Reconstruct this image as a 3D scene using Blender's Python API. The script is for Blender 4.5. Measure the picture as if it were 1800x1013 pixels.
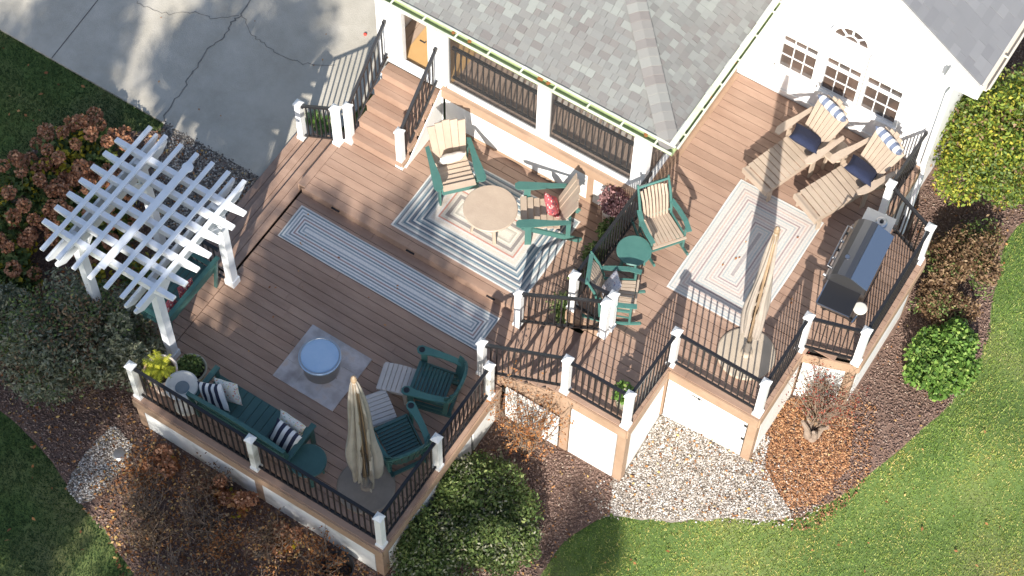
import bpy, bmesh, math, random
import numpy as np
from mathutils import Vector, Matrix, geometry
random.seed(7); RNG = np.random.default_rng(11)
S = bpy.context.scene
for o in list(bpy.data.objects): bpy.data.objects.remove(o)
C = S.collection
R = math.radians

# ------------------------------------------------------------------ camera, world, sun, exposure
p_, r_, y_ = R(60.434), R(1.775), R(31.090)
cy, sy, cp, sp, cr, sr = math.cos(y_), math.sin(y_), math.cos(p_), math.sin(p_), math.cos(r_), math.sin(r_)
Rz = Matrix(((cy, sy, 0), (-sy, cy, 0), (0, 0, 1)))
Mp = Matrix(((1, 0, 0), (0, -sp, -cp), (0, cp, -sp)))
Rr = Matrix(((cr, -sr, 0), (sr, cr, 0), (0, 0, 1)))
W = Rr @ Mp @ Rz
cam = bpy.data.cameras.new('camera'); camo = bpy.data.objects.new('camera', cam); C.objects.link(camo)
rot = Matrix((W[0], -W[1], -W[2])).transposed()
camo.matrix_world = Matrix.Translation((0, 0, 27)) @ rot.to_4x4()
cam.sensor_width = 36; cam.lens = 71.085; cam.clip_end = 600; cam.clip_start = 0.5
S.camera = camo

SUN = Vector((0.59, -1.447, 1.0)).normalized()
world = bpy.data.worlds.new('World'); S.world = world; world.use_nodes = True
wn = world.node_tree.nodes; wl = world.node_tree.links
sky = wn.new('ShaderNodeTexSky'); sky.sky_type = 'NISHITA'; sky.sun_disc = False
sky.sun_elevation = math.asin(SUN.z); sky.sun_rotation = math.atan2(SUN.x, SUN.y)
sky.air_density = 1.0; sky.dust_density = 1.2; sky.ozone_density = 1.0
bg = wn['Background']; bg.inputs['Strength'].default_value = 0.112
wl.new(sky.outputs[0], bg.inputs['Color'])
sl = bpy.data.lights.new('sun', 'SUN'); sl.energy = 5.0; sl.angle = R(0.55); sl.color = (1.0, 0.94, 0.85)
so = bpy.data.objects.new('sun', sl); C.objects.link(so)
so.rotation_euler = SUN.to_track_quat('Z', 'Y').to_euler(); so.location = (5, -10, 20)
S.view_settings.view_transform = 'Standard'; S.view_settings.look = 'None'
S.view_settings.exposure = 0.86; S.view_settings.gamma = 1.0; S.view_settings.use_curve_mapping = False
S.render.engine = 'CYCLES'

# ------------------------------------------------------------------ materials
MAT = {}
def mat(name, col, rough=0.6, var=0.0, col2=None, scale=8.0, bump=0.0, bscale=40.0, metal=0.0, obj=0.0,
        island=False, ramp=None, stretch=(1, 1, 1), spec=0.5, trans=0.0, transluc=0.0, coord='Object'):
    m = bpy.data.materials.new(name); m.use_nodes = True
    nt = m.node_tree; N = nt.nodes; L = nt.links; b = N['Principled BSDF']
    b.inputs['Roughness'].default_value = rough; b.inputs['Metallic'].default_value = metal
    b.inputs['Specular IOR Level'].default_value = spec
    c4 = lambda c: (c[0], c[1], c[2], 1)
    b.inputs['Base Color'].default_value = c4(col)
    tc = N.new('ShaderNodeTexCoord'); mp = N.new('ShaderNodeMapping'); mp.inputs['Scale'].default_value = stretch
    if coord == 'World':
        g = N.new('ShaderNodeNewGeometry'); L.new(g.outputs['Position'], mp.inputs['Vector'])
    else:
        L.new(tc.outputs[coord], mp.inputs['Vector'])
    out = None
    if ramp:
        rp = N.new('ShaderNodeValToRGB'); els = rp.color_ramp.elements
        for i, (p, c) in enumerate(ramp):
            e = els[i] if i < 2 else els.new(p)
            e.position = p; e.color = c4(c)
        if island:
            g = N.new('ShaderNodeNewGeometry'); L.new(g.outputs['Random Per Island'], rp.inputs[0])
        elif obj:
            oi = N.new('ShaderNodeObjectInfo'); L.new(oi.outputs['Random'], rp.inputs[0])
        else:
            nz = N.new('ShaderNodeTexNoise'); nz.inputs['Scale'].default_value = scale; nz.inputs['Detail'].default_value = 6
            L.new(mp.outputs[0], nz.inputs['Vector']); L.new(nz.outputs[0], rp.inputs[0])
        out = rp.outputs[0]
    elif col2 is not None:
        nz = N.new('ShaderNodeTexNoise'); nz.inputs['Scale'].default_value = scale; nz.inputs['Detail'].default_value = 6
        nz.inputs['Roughness'].default_value = 0.65
        L.new(mp.outputs[0], nz.inputs['Vector'])
        rp = N.new('ShaderNodeValToRGB'); rp.color_ramp.elements[0].position = .35; rp.color_ramp.elements[1].position = .68
        rp.color_ramp.elements[0].color = c4(col); rp.color_ramp.elements[1].color = c4(col2)
        L.new(nz.outputs[0], rp.inputs[0]); out = rp.outputs[0]
    if obj and not (ramp and not island):
        oi = N.new('ShaderNodeObjectInfo'); hs = N.new('ShaderNodeHueSaturation')
        mr = N.new('ShaderNodeMapRange'); mr.inputs[3].default_value = 1 - obj; mr.inputs[4].default_value = 1 + obj
        L.new(oi.outputs['Random'], mr.inputs[0]); L.new(mr.outputs[0], hs.inputs['Value'])
        if out: L.new(out, hs.inputs['Color'])
        else: hs.inputs['Color'].default_value = c4(col)
        out = hs.outputs[0]
    if out: L.new(out, b.inputs['Base Color'])
    if bump:
        nb = N.new('ShaderNodeTexNoise'); nb.inputs['Scale'].default_value = bscale; nb.inputs['Detail'].default_value = 5
        L.new(mp.outputs[0], nb.inputs['Vector'])
        bp = N.new('ShaderNodeBump'); bp.inputs['Strength'].default_value = bump; bp.inputs['Distance'].default_value = 0.02
        L.new(nb.outputs[0], bp.inputs['Height']); L.new(bp.outputs[0], b.inputs['Normal'])
    if transluc:
        tr = N.new('ShaderNodeBsdfTranslucent'); mx = N.new('ShaderNodeMixShader'); mx.inputs[0].default_value = transluc
        if out: L.new(out, tr.inputs['Color'])
        else: tr.inputs['Color'].default_value = c4(col)
        L.new(b.outputs[0], mx.inputs[1]); L.new(tr.outputs[0], mx.inputs[2]); L.new(mx.outputs[0], N['Material Output'].inputs[0])
    if trans:
        tr = N.new('ShaderNodeBsdfTransparent'); mx = N.new('ShaderNodeMixShader'); mx.inputs[0].default_value = trans
        L.new(b.outputs[0], mx.inputs[1]); L.new(tr.outputs[0], mx.inputs[2]); L.new(mx.outputs[0], N['Material Output'].inputs[0])
    MAT[name] = m
    return m

mat('deck', (.268, .170, .122), .62, col2=(.362, .242, .178), scale=1.3, stretch=(1, 3.5, 1), bump=.25, bscale=30, obj=.085, coord='World')
mat('deck_trim', (.31, .205, .138), .6, col2=(.38, .26, .18), scale=3, obj=.06, coord='World')
mat('under_shade', (.03, .024, .02), .9)  # near-black, paints the shade seen through the board gaps
mat('tan', (.375, .295, .228), .5, col2=(.425, .34, .262), scale=5, obj=.05, bump=.15, coord='World')
mat('grey_slat', (.43, .385, .35), .5, col2=(.49, .44, .40), scale=5, obj=.05, coord='World')
mat('green', (.048, .135, .118), .45, col2=(.060, .158, .138), scale=6, obj=.08, coord='World')
mat('darkgreen', (.032, .088, .082), .45, col2=(.042, .108, .100), scale=6, obj=.06, coord='World')
mat('white', (.80, .80, .79), .45, col2=(.74, .745, .74), scale=3, coord='World')
mat('pergola', (.76, .78, .80), .45, col2=(.70, .72, .74), scale=4, coord='World')
mat('skirt', (.80, .80, .78), .5, col2=(.72, .72, .69), scale=3, bump=.1, coord='World')
mat('dirty', (.80, .80, .78), .55, ramp=[(.3, (.40, .39, .35)), (.48, (.72, .72, .69)), (.7, (.8, .8, .78))], scale=2.6, coord='World')
mat('siding', (.82, .82, .82), .5)
mat('black', (.016, .016, .018), .38)
mat('dark', (.02, .02, .022), .7)
mat('screen', (.040, .042, .045), .6, trans=.76)
mat('glass', (.045, .040, .038), .06, col2=(.12, .080, .062), scale=2.2, spec=.8, coord='World')
mat('clear', (.05, .05, .05), .1, trans=.95)
mat('blind', (.70, .70, .69), .6)
mat('gutter', (.24, .31, .14), .6, col2=(.36, .42, .24), scale=5, coord='World')
mat('gutter_rim', (.52, .56, .40), .55, col2=(.66, .67, .57), scale=6, coord='World')
mat('gutter2', (.60, .55, .47), .5)
mat('concrete', (.37, .34, .28), .85, col2=(.475, .44, .375), scale=1.6, bump=.4, bscale=60, coord='World')
mat('joint', (.09, .085, .08), .9)
mat('crack', (.19, .18, .16), .9)
mat('lawn', (.030, .058, .012), .95, ramp=[(.30, (.06, .11, .024)), (.5, (.11, .17, .042)), (.66, (.19, .20, .075))], scale=.55, bump=.8, bscale=90, coord='World')
mat('blade', (.05, .10, .02), .8, island=True, ramp=[(0, (.12, .195, .035)), (.5, (.225, .30, .075)), (.8, (.34, .365, .125)), (1, (.50, .45, .23))], transluc=.25)
mat('blade_shaded', (.05, .10, .02), .8, island=True, ramp=[(0, (.020, .050, .012)), (.6, (.036, .078, .020)), (1, (.08, .11, .035))], transluc=.2)  # darker copy of the blades, tree shade put into the colour
mat('mulch', (.12, .073, .055), .95, col2=(.20, .13, .10), scale=7, bump=1, bscale=50, coord='World')
mat('chip', (.1, .06, .04), .9, island=True, ramp=[(0, (.105, .063, .050)), (.4, (.18, .115, .092)), (.75, (.25, .165, .133)), (.95, (.31, .225, .18)), (1, (.42, .33, .26))])
mat('chip_orange', (.1, .06, .04), .9, island=True, ramp=[(0, (.10, .045, .022)), (.4, (.24, .105, .045)), (.75, (.36, .18, .085)), (1, (.52, .33, .18))])
mat('leaflitter', (.1, .06, .04), .8, island=True, ramp=[(0, (.12, .05, .022)), (.4, (.32, .13, .04)), (.7, (.46, .24, .09)), (.9, (.58, .40, .14)), (1, (.65, .52, .35))], transluc=.15)
mat('gravel_base', (.22, .19, .16), .95, col2=(.32, .29, .255), scale=30, bump=1, bscale=50, coord='World')
mat('stone', (.5, .5, .48), .8, island=True, ramp=[(0, (.10, .08, .06)), (.3, (.24, .20, .165)), (.55, (.38, .34, .30)), (.85, (.52, .49, .455)), (1, (.68, .67, .65))])
mat('pebble', (.2, .2, .2), .8, island=True, ramp=[(0, (.06, .05, .045)), (.4, (.16, .14, .12)), (.7, (.32, .28, .23)), (1, (.6, .56, .5))])
def shingle_mat(name, cols):
    return mat(name, cols[0], .9, ramp=[(i / (len(cols) - 1), c) for i, c in enumerate(cols)], obj=1, bump=.5, bscale=160, coord='World')
shingle_mat('shingle', [(.165, .165, .158), (.20, .203, .195), (.178, .168, .16), (.225, .235, .222), (.19, .19, .183), (.16, .148, .142), (.255, .27, .25)])
mat('shingle_isl', (.3, .3, .3), .9, island=True, ramp=[(0, (.165, .165, .158)), (.3, (.20, .203, .195)), (.5, (.175, .162, .155)), (.75, (.225, .235, .222)), (1, (.255, .27, .25))], bump=.5, bscale=160, coord='World')
shingle_mat('shingle2', [(.17, .172, .185), (.195, .198, .21), (.18, .183, .195), (.215, .218, .23)])
shingle_mat('ridge', [(.21, .208, .20), (.185, .165, .158), (.25, .255, .24), (.195, .172, .165)])
mat('navy', (.010, .016, .045), .85, col2=(.014, .022, .06), scale=30, bump=.3, bscale=200)
mat('cream', (.78, .73, .66), .85, col2=(.70, .64, .56), scale=9, bump=.3, bscale=60)
mat('canvas_shaded', (.32, .29, .255), .85, col2=(.40, .365, .325), scale=4, bump=.2, bscale=60, coord='World', transluc=.2)  # umbrella cloth with tree shade put into the colour
mat('canvas_sunny', (.37, .315, .27), .85, col2=(.44, .38, .33), scale=4, bump=.2, bscale=60, coord='World', transluc=.2)  # same umbrella cloth, sunlight put into the lighter colour
mat('wood_pole', (.27, .19, .12), .5, col2=(.34, .245, .16), scale=4, coord='World')
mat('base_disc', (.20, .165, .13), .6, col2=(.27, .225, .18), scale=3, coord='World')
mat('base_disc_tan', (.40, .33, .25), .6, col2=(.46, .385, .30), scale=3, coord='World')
mat('paver', (.33, .29, .265), .5, ramp=[(.3, (.27, .24, .235)), (.45, (.40, .36, .35)), (.57, (.50, .47, .47)), (.7, (.52, .42, .35))], scale=3.5, obj=0, bump=.2, coord='World')
mat('steel', (.52, .52, .53), .28, metal=1.0)
mat('steel_dk', (.40, .38, .36), .38, metal=.8)
mat('lidblue', (.40, .55, .72), .25, col2=(.48, .62, .77), scale=3, metal=.2)
mat('grill_hood', (.16, .16, .165), .30, metal=.85)
mat('grill_back', (.11, .15, .22), .14, metal=.5, spec=.9)  # sky reflection painted in as a blue base colour
mat('terracotta', (.52, .38, .30), .7, ramp=[(.35, (.42, .24, .17)), (.5, (.62, .50, .42)), (.65, (.70, .62, .56))], scale=7, coord='World')
mat('potolive', (.30, .29, .22), .6, col2=(.40, .38, .31), scale=5, coord='World')
mat('birdbath', (.62, .60, .55), .6, col2=(.48, .46, .41), scale=5, coord='World')
mat('water', (.12, .16, .19), .04, spec=.9)
mat('soil', (.04, .028, .02), .95)
mat('honey', (.62, .38, .16), .4, col2=(.68, .44, .20), scale=2, coord='World')
mat('interior', (.42, .31, .24), .6, col2=(.50, .38, .30), scale=3, obj=.1, coord='World')
mat('bark', (.20, .15, .115), .9, col2=(.30, .23, .18), scale=8, bump=.8, bscale=30)
mat('twig', (.20, .145, .105), .9)
mat('red', (.5, .05, .03), .6)
def leafmat(name, cols, tl=.3):
    n = len(cols)
    return mat(name, cols[0], .6, island=True, ramp=[(i / (n - 1), c) for i, c in enumerate(cols)], transluc=tl, spec=.4)
leafmat('leaf_olive', [(.095, .11, .065), (.16, .175, .10), (.25, .255, .16), (.38, .37, .27)])
leafmat('leaf_green', [(.045, .078, .020), (.090, .145, .036), (.145, .205, .055), (.25, .29, .095)])
leafmat('leaf_bright', [(.045, .10, .018), (.095, .19, .030), (.16, .29, .05), (.33, .43, .11)])
leafmat('leaf_yellow', [(.07, .13, .018), (.13, .20, .028), (.22, .29, .04), (.33, .36, .05), (.50, .42, .06)])
leafmat('leaf_lime', [(.34, .38, .03), (.50, .50, .04), (.60, .58, .06)])
leafmat('leaf_brown', [(.075, .042, .022), (.15, .085, .045), (.25, .155, .085), (.36, .25, .14)])
leafmat('leaf_rust', [(.16, .055, .02), (.30, .11, .035), (.42, .18, .06), (.52, .27, .10)])
leafmat('leaf_red', [(.14, .022, .02), (.27, .05, .035), (.38, .10, .05)])
leafmat('hydrangea', [(.24, .095, .045), (.36, .16, .08), (.48, .24, .13), (.58, .33, .20)], .15)
leafmat('leaf_yg', [(.14, .16, .02), (.42, .35, .03), (.62, .46, .03)])
leafmat('flower_mauve', [(.16, .07, .08), (.36, .19, .19), (.52, .33, .31)])
leafmat('leaf_tree', [(.05, .06, .02), (.12, .10, .03), (.2, .12, .04)], .1)

# ------------------------------------------------------------------ object helpers
def tag(o, label=None, cat=None, group=None, kind=None):
    if label: o['label'] = label
    if cat: o['category'] = cat
    if group: o['group'] = group
    if kind: o['kind'] = kind
    return o
def empty(name, loc=(0, 0, 0), rz=0, label=None, cat=None, group=None, kind=None):
    o = bpy.data.objects.new(name, None); C.objects.link(o); o.location = loc; o.rotation_euler = (0, 0, rz)
    o.empty_display_size = .1
    return tag(o, label, cat, group, kind)
def link(name, me, parent=None, loc=None, rz=0):
    o = bpy.data.objects.new(name, me); C.objects.link(o); o.parent = parent
    if loc is not None: o.location = loc
    if rz: o.rotation_euler = (0, 0, rz)
    return o
UB = {}
def ubox(m):
    if m not in UB:
        h = .5; b = .5
        v = [(x * h, y * h, z * h) for x in (-1, 1) for y in (-1, 1) for z in (-1, 1)]
        f = [(0, 1, 3, 2), (4, 6, 7, 5), (0, 4, 5, 1), (2, 3, 7, 6), (0, 2, 6, 4), (1, 5, 7, 3)]
        me = bpy.data.meshes.new('box_' + m); me.from_pydata(v, [], f); me.materials.append(MAT[m]); UB[m] = me
    return UB[m]
def piece(name, parent, m, c, s, rz=0, ry=0, rx=0):
    o = bpy.data.objects.new(name, ubox(m)); C.objects.link(o); o.parent = parent
    o.location = c; o.scale = s; o.rotation_euler = (rx, ry, rz)
    return o
def barm(p0, p1, w, t, up=(0, 0, 1)):
    p0 = Vector(p0); p1 = Vector(p1); d = p1 - p0; L = d.length; x = d / L
    u = Vector(up); yv = u.cross(x)
    if yv.length < 1e-4: yv = Vector((0, 1, 0)).cross(x)
    yv.normalize(); z = x.cross(yv)
    M3 = Matrix((x, yv, z)).transposed().to_4x4()
    return Matrix.Translation((p0 + p1) / 2) @ M3 @ Matrix.Diagonal((L, w, t, 1))
def bar(name, parent, m, p0, p1, w, t, up=(0, 0, 1)):
    o = bpy.data.objects.new(name, ubox(m)); C.objects.link(o); o.parent = parent
    o.matrix_local = barm(p0, p1, w, t, up)
    return o
class MB:
    def __init__(s): s.v = []; s.f = []
    def add(s, v, f):
        n = len(s.v); s.v += [tuple(a) for a in v]; s.f += [tuple(i + n for i in q) for q in f]; return s
    def box(s, c, d, rz=0):
        M = Matrix.Translation(c) @ Matrix.Rotation(rz, 4, 'Z') @ Matrix.Diagonal((*d, 1)); return s.mbox(M)
    def mbox(s, M):
        v = [M @ Vector((x * .5, y * .5, z * .5)) for x in (-1, 1) for y in (-1, 1) for z in (-1, 1)]
        return s.add(v, [(0, 1, 3, 2), (4, 6, 7, 5), (0, 4, 5, 1), (2, 3, 7, 6), (0, 2, 6, 4), (1, 5, 7, 3)])
    def bar(s, p0, p1, w, t, up=(0, 0, 1)): return s.mbox(barm(p0, p1, w, t, up))
    def tube(s, pts, r, n=8, cap=True):
        pts = [Vector(p) for p in pts]; rs = r if isinstance(r, (list, tuple)) else [r] * len(pts)
        vs = []; fs = []
        ref = Vector((.31, .17, .93))
        for i, p in enumerate(pts):
            d = (pts[min(i + 1, len(pts) - 1)] - pts[max(i - 1, 0)]).normalized()
            a = d.cross(ref)
            if a.length < .05: a = d.cross(Vector((1, 0, 0)))
            a.normalize(); b = d.cross(a)
            for k in range(n):
                t = 2 * math.pi * k / n; vs.append(p + (a * math.cos(t) + b * math.sin(t)) * rs[i])
        for i in range(len(pts) - 1):
            for k in range(n):
                fs.append((i * n + k, i * n + (k + 1) % n, (i + 1) * n + (k + 1) % n, (i + 1) * n + k))
        if cap: fs.append(tuple(range(n))[::-1]); fs.append(tuple((len(pts) - 1) * n + k for k in range(n)))
        return s.add(vs, fs)
    def lathe(s, prof, n=32, c=(0, 0, 0), sx=1, sy=1, cap=True):
        vs = []; fs = []; idx = []
        for r, z in prof:
            if r < 1e-4: idx.append([len(vs)] * n); vs.append((c[0], c[1], c[2] + z)); continue
            idx.append(list(range(len(vs), len(vs) + n)))
            for k in range(n):
                t = 2 * math.pi * k / n; vs.append((c[0] + r * math.cos(t) * sx, c[1] + r * math.sin(t) * sy, c[2] + z))
        for i in range(len(prof) - 1):
            for k in range(n):
                q = [idx[i][k], idx[i][(k + 1) % n], idx[i + 1][(k + 1) % n], idx[i + 1][k]]; u = []
                for a in q:
                    if a not in u: u.append(a)
                if len(u) > 2: fs.append(tuple(u))
        if cap and prof[0][0] > 1e-4: fs.append(tuple(idx[0])[::-1])
        if cap and prof[-1][0] > 1e-4: fs.append(tuple(idx[-1]))
        return s.add(vs, fs)
    def prism(s, poly, z0, z1):
        n = len(poly); v = [(x, y, z0) for x, y in poly] + [(x, y, z1) for x, y in poly]
        f = [tuple(range(n))[::-1], tuple(range(n, 2 * n))] + [(i, (i + 1) % n, n + (i + 1) % n, n + i) for i in range(n)]
        return s.add(v, f)
    def mesh(s, name, m, smooth=False):
        me = bpy.data.meshes.new(name); me.from_pydata(s.v, [], s.f); me.materials.append(MAT[m])
        if smooth: me.polygons.foreach_set('use_smooth', [True] * len(me.polygons))
        me.update(); return me
    def build(s, name, m, parent=None, smooth=False, bevel=0, loc=None, rz=0):
        me = s.mesh(name, m, smooth)
        if bevel:
            bm = bmesh.new(); bm.from_mesh(me)
            bmesh.ops.bevel(bm, geom=bm.edges[:], offset=bevel, segments=2, affect='EDGES', profile=.6); bm.to_mesh(me); bm.free()
        return link(name, me, parent, loc, rz)
def npmesh(name, verts, k, m, parent=None):
    """verts: (n*k,3) array, every k verts one face"""
    n = len(verts) // k
    me = bpy.data.meshes.new(name); me.vertices.add(n * k); me.vertices.foreach_set('co', np.ascontiguousarray(verts, dtype=np.float32).ravel())
    me.loops.add(n * k); me.loops.foreach_set('vertex_index', np.arange(n * k, dtype=np.int32))
    me.polygons.add(n); me.polygons.foreach_set('loop_start', np.arange(0, n * k, k, dtype=np.int32))
    me.materials.append(MAT[m]); me.update(calc_edges=True); me.validate()
    return link(name, me, parent)
def npsolid(name, base_v, base_f, P, Msc, ang, m, parent=None, tilt=.5):
    """instances of a small closed mesh joined; P (n,3); Msc (n,3) scale; each is an island"""
    n = len(P); bv = np.array(base_v); k = len(bv)
    v = bv[None] * Msc[:, None, :]
    tx = RNG.uniform(-tilt, tilt, n); c, s = np.cos(tx)[:, None], np.sin(tx)[:, None]
    y = v[..., 1] * c - v[..., 2] * s; z = v[..., 1] * s + v[..., 2] * c; v = np.stack([v[..., 0], y, z], -1)
    c, s = np.cos(ang)[:, None], np.sin(ang)[:, None]
    x = v[..., 0] * c - v[..., 1] * s; y = v[..., 0] * s + v[..., 1] * c
    v = np.stack([x, y, v[..., 2]], -1) + P[:, None, :]
    bf = np.array(base_f); q = bf.shape[1]
    f = (bf[None] + (np.arange(n) * k)[:, None, None]).reshape(-1)
    me = bpy.data.meshes.new(name); me.vertices.add(n * k); me.vertices.foreach_set('co', v.astype(np.float32).ravel())
    me.loops.add(len(f)); me.loops.foreach_set('vertex_index', f.astype(np.int32))
    me.polygons.add(len(f) // q); me.polygons.foreach_set('loop_start', np.arange(0, len(f), q, dtype=np.int32))
    me.materials.append(MAT[m]); me.update(calc_edges=True)
    return link(name, me, parent)
OCT_V = [(1, 0, 0), (-1, 0, 0), (0, 1, 0), (0, -1, 0), (0, 0, 1), (0, 0, -.6)]
OCT_F = [(0, 2, 4), (2, 1, 4), (1, 3, 4), (3, 0, 4), (2, 0, 5), (1, 2, 5), (3, 1, 5), (0, 3, 5)]
BOX_V = [(x, y, z) for x in (-.5, .5) for y in (-.5, .5) for z in (-.5, .5)]
BOX_F = [(0, 1, 3, 2), (4, 6, 7, 5), (0, 4, 5, 1), (2, 3, 7, 6), (0, 2, 6, 4), (1, 5, 7, 3)]
def leaves(name, P, L, Wd, m, parent=None, up=0.35, D=None):
    """folded diamond leaves. P (n,3) centres, L length array, Wd width ratio"""
    n = len(P); L = np.broadcast_to(L, n)
    if D is None:
        D = RNG.normal(size=(n, 3)); D[:, 2] *= .6
    D = D / np.linalg.norm(D, axis=1)[:, None]
    Nn = RNG.normal(size=(n, 3)); Nn[:, 2] = np.abs(Nn[:, 2]) + up
    Sd = np.cross(D, Nn); Sd /= np.linalg.norm(Sd, axis=1)[:, None]
    N2 = np.cross(Sd, D)
    a = P - D * L[:, None] * .5; b = P + D * L[:, None] * .5
    w = (L * Wd * .5)[:, None]
    l = P + Sd * w + N2 * w * .35; r = P - Sd * w + N2 * w * .35
    return npmesh(name, np.stack([a, r, b, l], 1).reshape(-1, 3), 4, m, parent)

# ------------------------------------------------------------------ ground height
CP = [(-7.3,8.5,-1.0),(-9.3,8.5,-.95),(-11.4,8.5,-.9),(-7.25,10.9,-.95),(-6.2,11.6,-.95),(-5.1,11.5,-.98),(-5.1,12.8,-.5),(-3.5,12.8,-.4),(-2.75,14.4,-.55),(-2.6,15.2,-.65),(-2.4,17,-.6),(-2,20,-.6),
(-13,10,-.65),(-12.5,12,-.55),(-13,13,-.53),(-15,13,-.53),(-18,13,-.53),(-13,15,-.53),(-16,15,-.53),(-13,18,-.53),(-18,18,-.53),(-22,16,-.53),(-14,8,-.9),(-16,10,-.75),(-12,5,-1.05),(-16,6,-1.0),(-8,5,-1.15),
(-4.7,11,-1.05),(-5,9.8,-1.12),(-3,10,-1.2),(-2,12.5,-1.05),(0,13,-1.1),(0,17,-.9),(0,21,-.8),(-3,6,-1.3),(2,10,-1.3),(-5,15,-.5),(-9,12,-.8),(-9,15,-.6),(-10,18,-.53)]
CPA = np.array(CP)
def gz(x, y):
    x = np.atleast_1d(np.asarray(x, float)); y = np.atleast_1d(np.asarray(y, float)); out = np.zeros(len(x))
    for i in range(0, len(x), 20000):
        d = (x[i:i+20000, None] - CPA[:, 0]) ** 2 + (y[i:i+20000, None] - CPA[:, 1]) ** 2
        k = np.exp(-d / 1.62) + 1e-5 / (1 + d)
        out[i:i+20000] = (k * CPA[:, 2]).sum(1) / k.sum(1)
    return out
def g1(x, y): return float(gz(x, y)[0])
def inpoly(x, y, poly):
    r = np.zeros(len(x), bool); n = len(poly)
    for i in range(n):
        x0, y0 = poly[i]; x1, y1 = poly[(i + 1) % n]
        c = (y0 > y) != (y1 > y)
        with np.errstate(divide='ignore', invalid='ignore'):
            r ^= c & (x < (x1 - x0) * (y - y0) / (y1 - y0) + x0)
    return r
def scatter(poly, n, excl=()):
    xs = [p[0] for p in poly]; ys = [p[1] for p in poly]; out = np.zeros((0, 2))
    while len(out) < n:
        q = np.stack([RNG.uniform(min(xs), max(xs), n * 2), RNG.uniform(min(ys), max(ys), n * 2)], 1)
        k = inpoly(q[:, 0], q[:, 1], poly)
        for e in excl: k &= ~inpoly(q[:, 0], q[:, 1], e)
        out = np.concatenate([out, q[k]])
    return out[:n]
def roughen(poly, amp=.05, step=.15, close=True):
    out = []
    n = len(poly)
    for i in range(n):
        a = Vector(poly[i]); b = Vector(poly[(i + 1) % n]); k = max(1, int((b - a).length / step))
        for j in range(k):
            p = a.lerp(b, j / k); out.append((p.x + random.uniform(-amp, amp), p.y + random.uniform(-amp, amp)))
    return out
def chaikin(poly, it=2):
    for _ in range(it):
        o = []
        for i in range(len(poly)):
            a = poly[i]; b = poly[(i + 1) % len(poly)]
            o += [(a[0]*.75+b[0]*.25, a[1]*.75+b[1]*.25), (a[0]*.25+b[0]*.75, a[1]*.25+b[1]*.75)]
        poly = o
    return poly
def sheet(name, poly, m, off, flat=None, label=None):
    xs = [p[0] for p in poly]; ys = [p[1] for p in poly]
    gx, gy = np.meshgrid(np.arange(min(xs), max(xs), .22), np.arange(min(ys), max(ys), .22)); gx = gx.ravel(); gy = gy.ravel()
    k = inpoly(gx, gy, poly)
    vs = [Vector(p) for p in poly] + [Vector((a, b)) for a, b in zip(gx[k], gy[k])]
    n = len(poly)
    r = geometry.delaunay_2d_cdt(vs, [(i, (i + 1) % n) for i in range(n)], [], 1, 1e-4)
    v2 = np.array([(a.x, a.y) for a in r[0]])
    z = gz(v2[:, 0], v2[:, 1]) + off if flat is None else np.full(len(v2), flat)
    me = bpy.data.meshes.new(name); me.from_pydata([(a[0], a[1], c) for a, c in zip(v2, z)], [], r[2]); me.materials.append(MAT[m])
    # make sure normals point up
    bm = bmesh.new(); bm.from_mesh(me)
    for f in bm.faces:
        if f.normal.z < 0: f.normal_flip()
    bm.to_mesh(me); bm.free()
    return tag(link(name, me), label, kind='structure')

# ------------------------------------------------------------------ the setting: lawn, beds, driveway
def base_ground():
    ax = np.concatenate([[-260, -160, -100, -60, -40], np.arange(-28, 10, .3), [16, 30, 60, 100, 160, 260]])
    ay = np.concatenate([[-240, -140, -80, -40, -20, -8, 0], np.arange(3, 28, .3), [36, 60, 100, 160, 280]])
    X, Y = np.meshgrid(ax, ay); Z = gz(X.ravel(), Y.ravel())
    # the ground dips under the driveway slab
    dr = (Y.ravel() > 13.2) & (X.ravel() < -12.2); Z = np.where(dr, Z - .05, Z)
    nx, ny = len(ax), len(ay)
    f = [(j*nx+i, j*nx+i+1, (j+1)*nx+i+1, (j+1)*nx+i) for j in range(ny-1) for i in range(nx-1)]
    me = bpy.data.meshes.new('lawn'); me.from_pydata(list(zip(X.ravel(), Y.ravel(), Z)), [], f); me.materials.append(MAT['lawn'])
    me.polygons.foreach_set('use_smooth', [True]*len(f))
    return tag(link('lawn', me), 'mown grass lawn around the planting beds', kind='structure')
base_ground()

GRAVEL = [(-5.6,13.3),(-3.4,13.3),(-3.30,12.9),(-3.0,12.7),(-2.54,12.50),(-2.87,12.15),(-3.46,11.83),(-4.03,11.49),(-4.56,11.22),(-4.88,11.12),(-5.0,11.4),(-5.3,11.9)]
BED_R = [(-4.3,12.95),(-4.1,14.2),(-3.6,14.9),(-4.0,17.85),(-4.0,20),(-4.0,23),(-1.9,23),(-1.7,20.5),(-1.75,19.13),(-2.0,18.66),(-1.75,17.62),(-1.38,16.72),(-1.30,15.66),(-1.60,14.57),(-1.98,13.38),(-2.28,12.86),(-2.45,12.50),(-2.9,12.3),(-3.4,12.5)]
BED_M = [(-7.6,10.9),(-7.5,12.2),(-5.0,12.3),(-5.02,11.53),(-4.84,11.12),(-5.12,10.72),(-5.22,10.3),(-5.27,9.73),(-5.16,9.2),(-5.0,8.2),(-5.2,6.8),(-7.4,6.6),(-7.7,8.4),(-7.6,8.9)]
BED_L = [(-14.42,12.78),(-15.0,12.28),(-15.79,12.0),(-16.1,11.2),(-15.9,10.4),(-15.4,9.5),(-14.9,8.41),(-13.9,7.5),(-12.96,7.42),(-12.16,7.17),(-11.44,6.87),(-10.9,6.75),(-10.01,6.4),(-9.5,5.6),(-8.2,5.0),(-7.2,5.6),(-7.0,8.0),(-7.4,9.2),(-11.2,9.6),(-11.9,10.6),(-11.8,12.0),(-12.3,12.8)]
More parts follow.
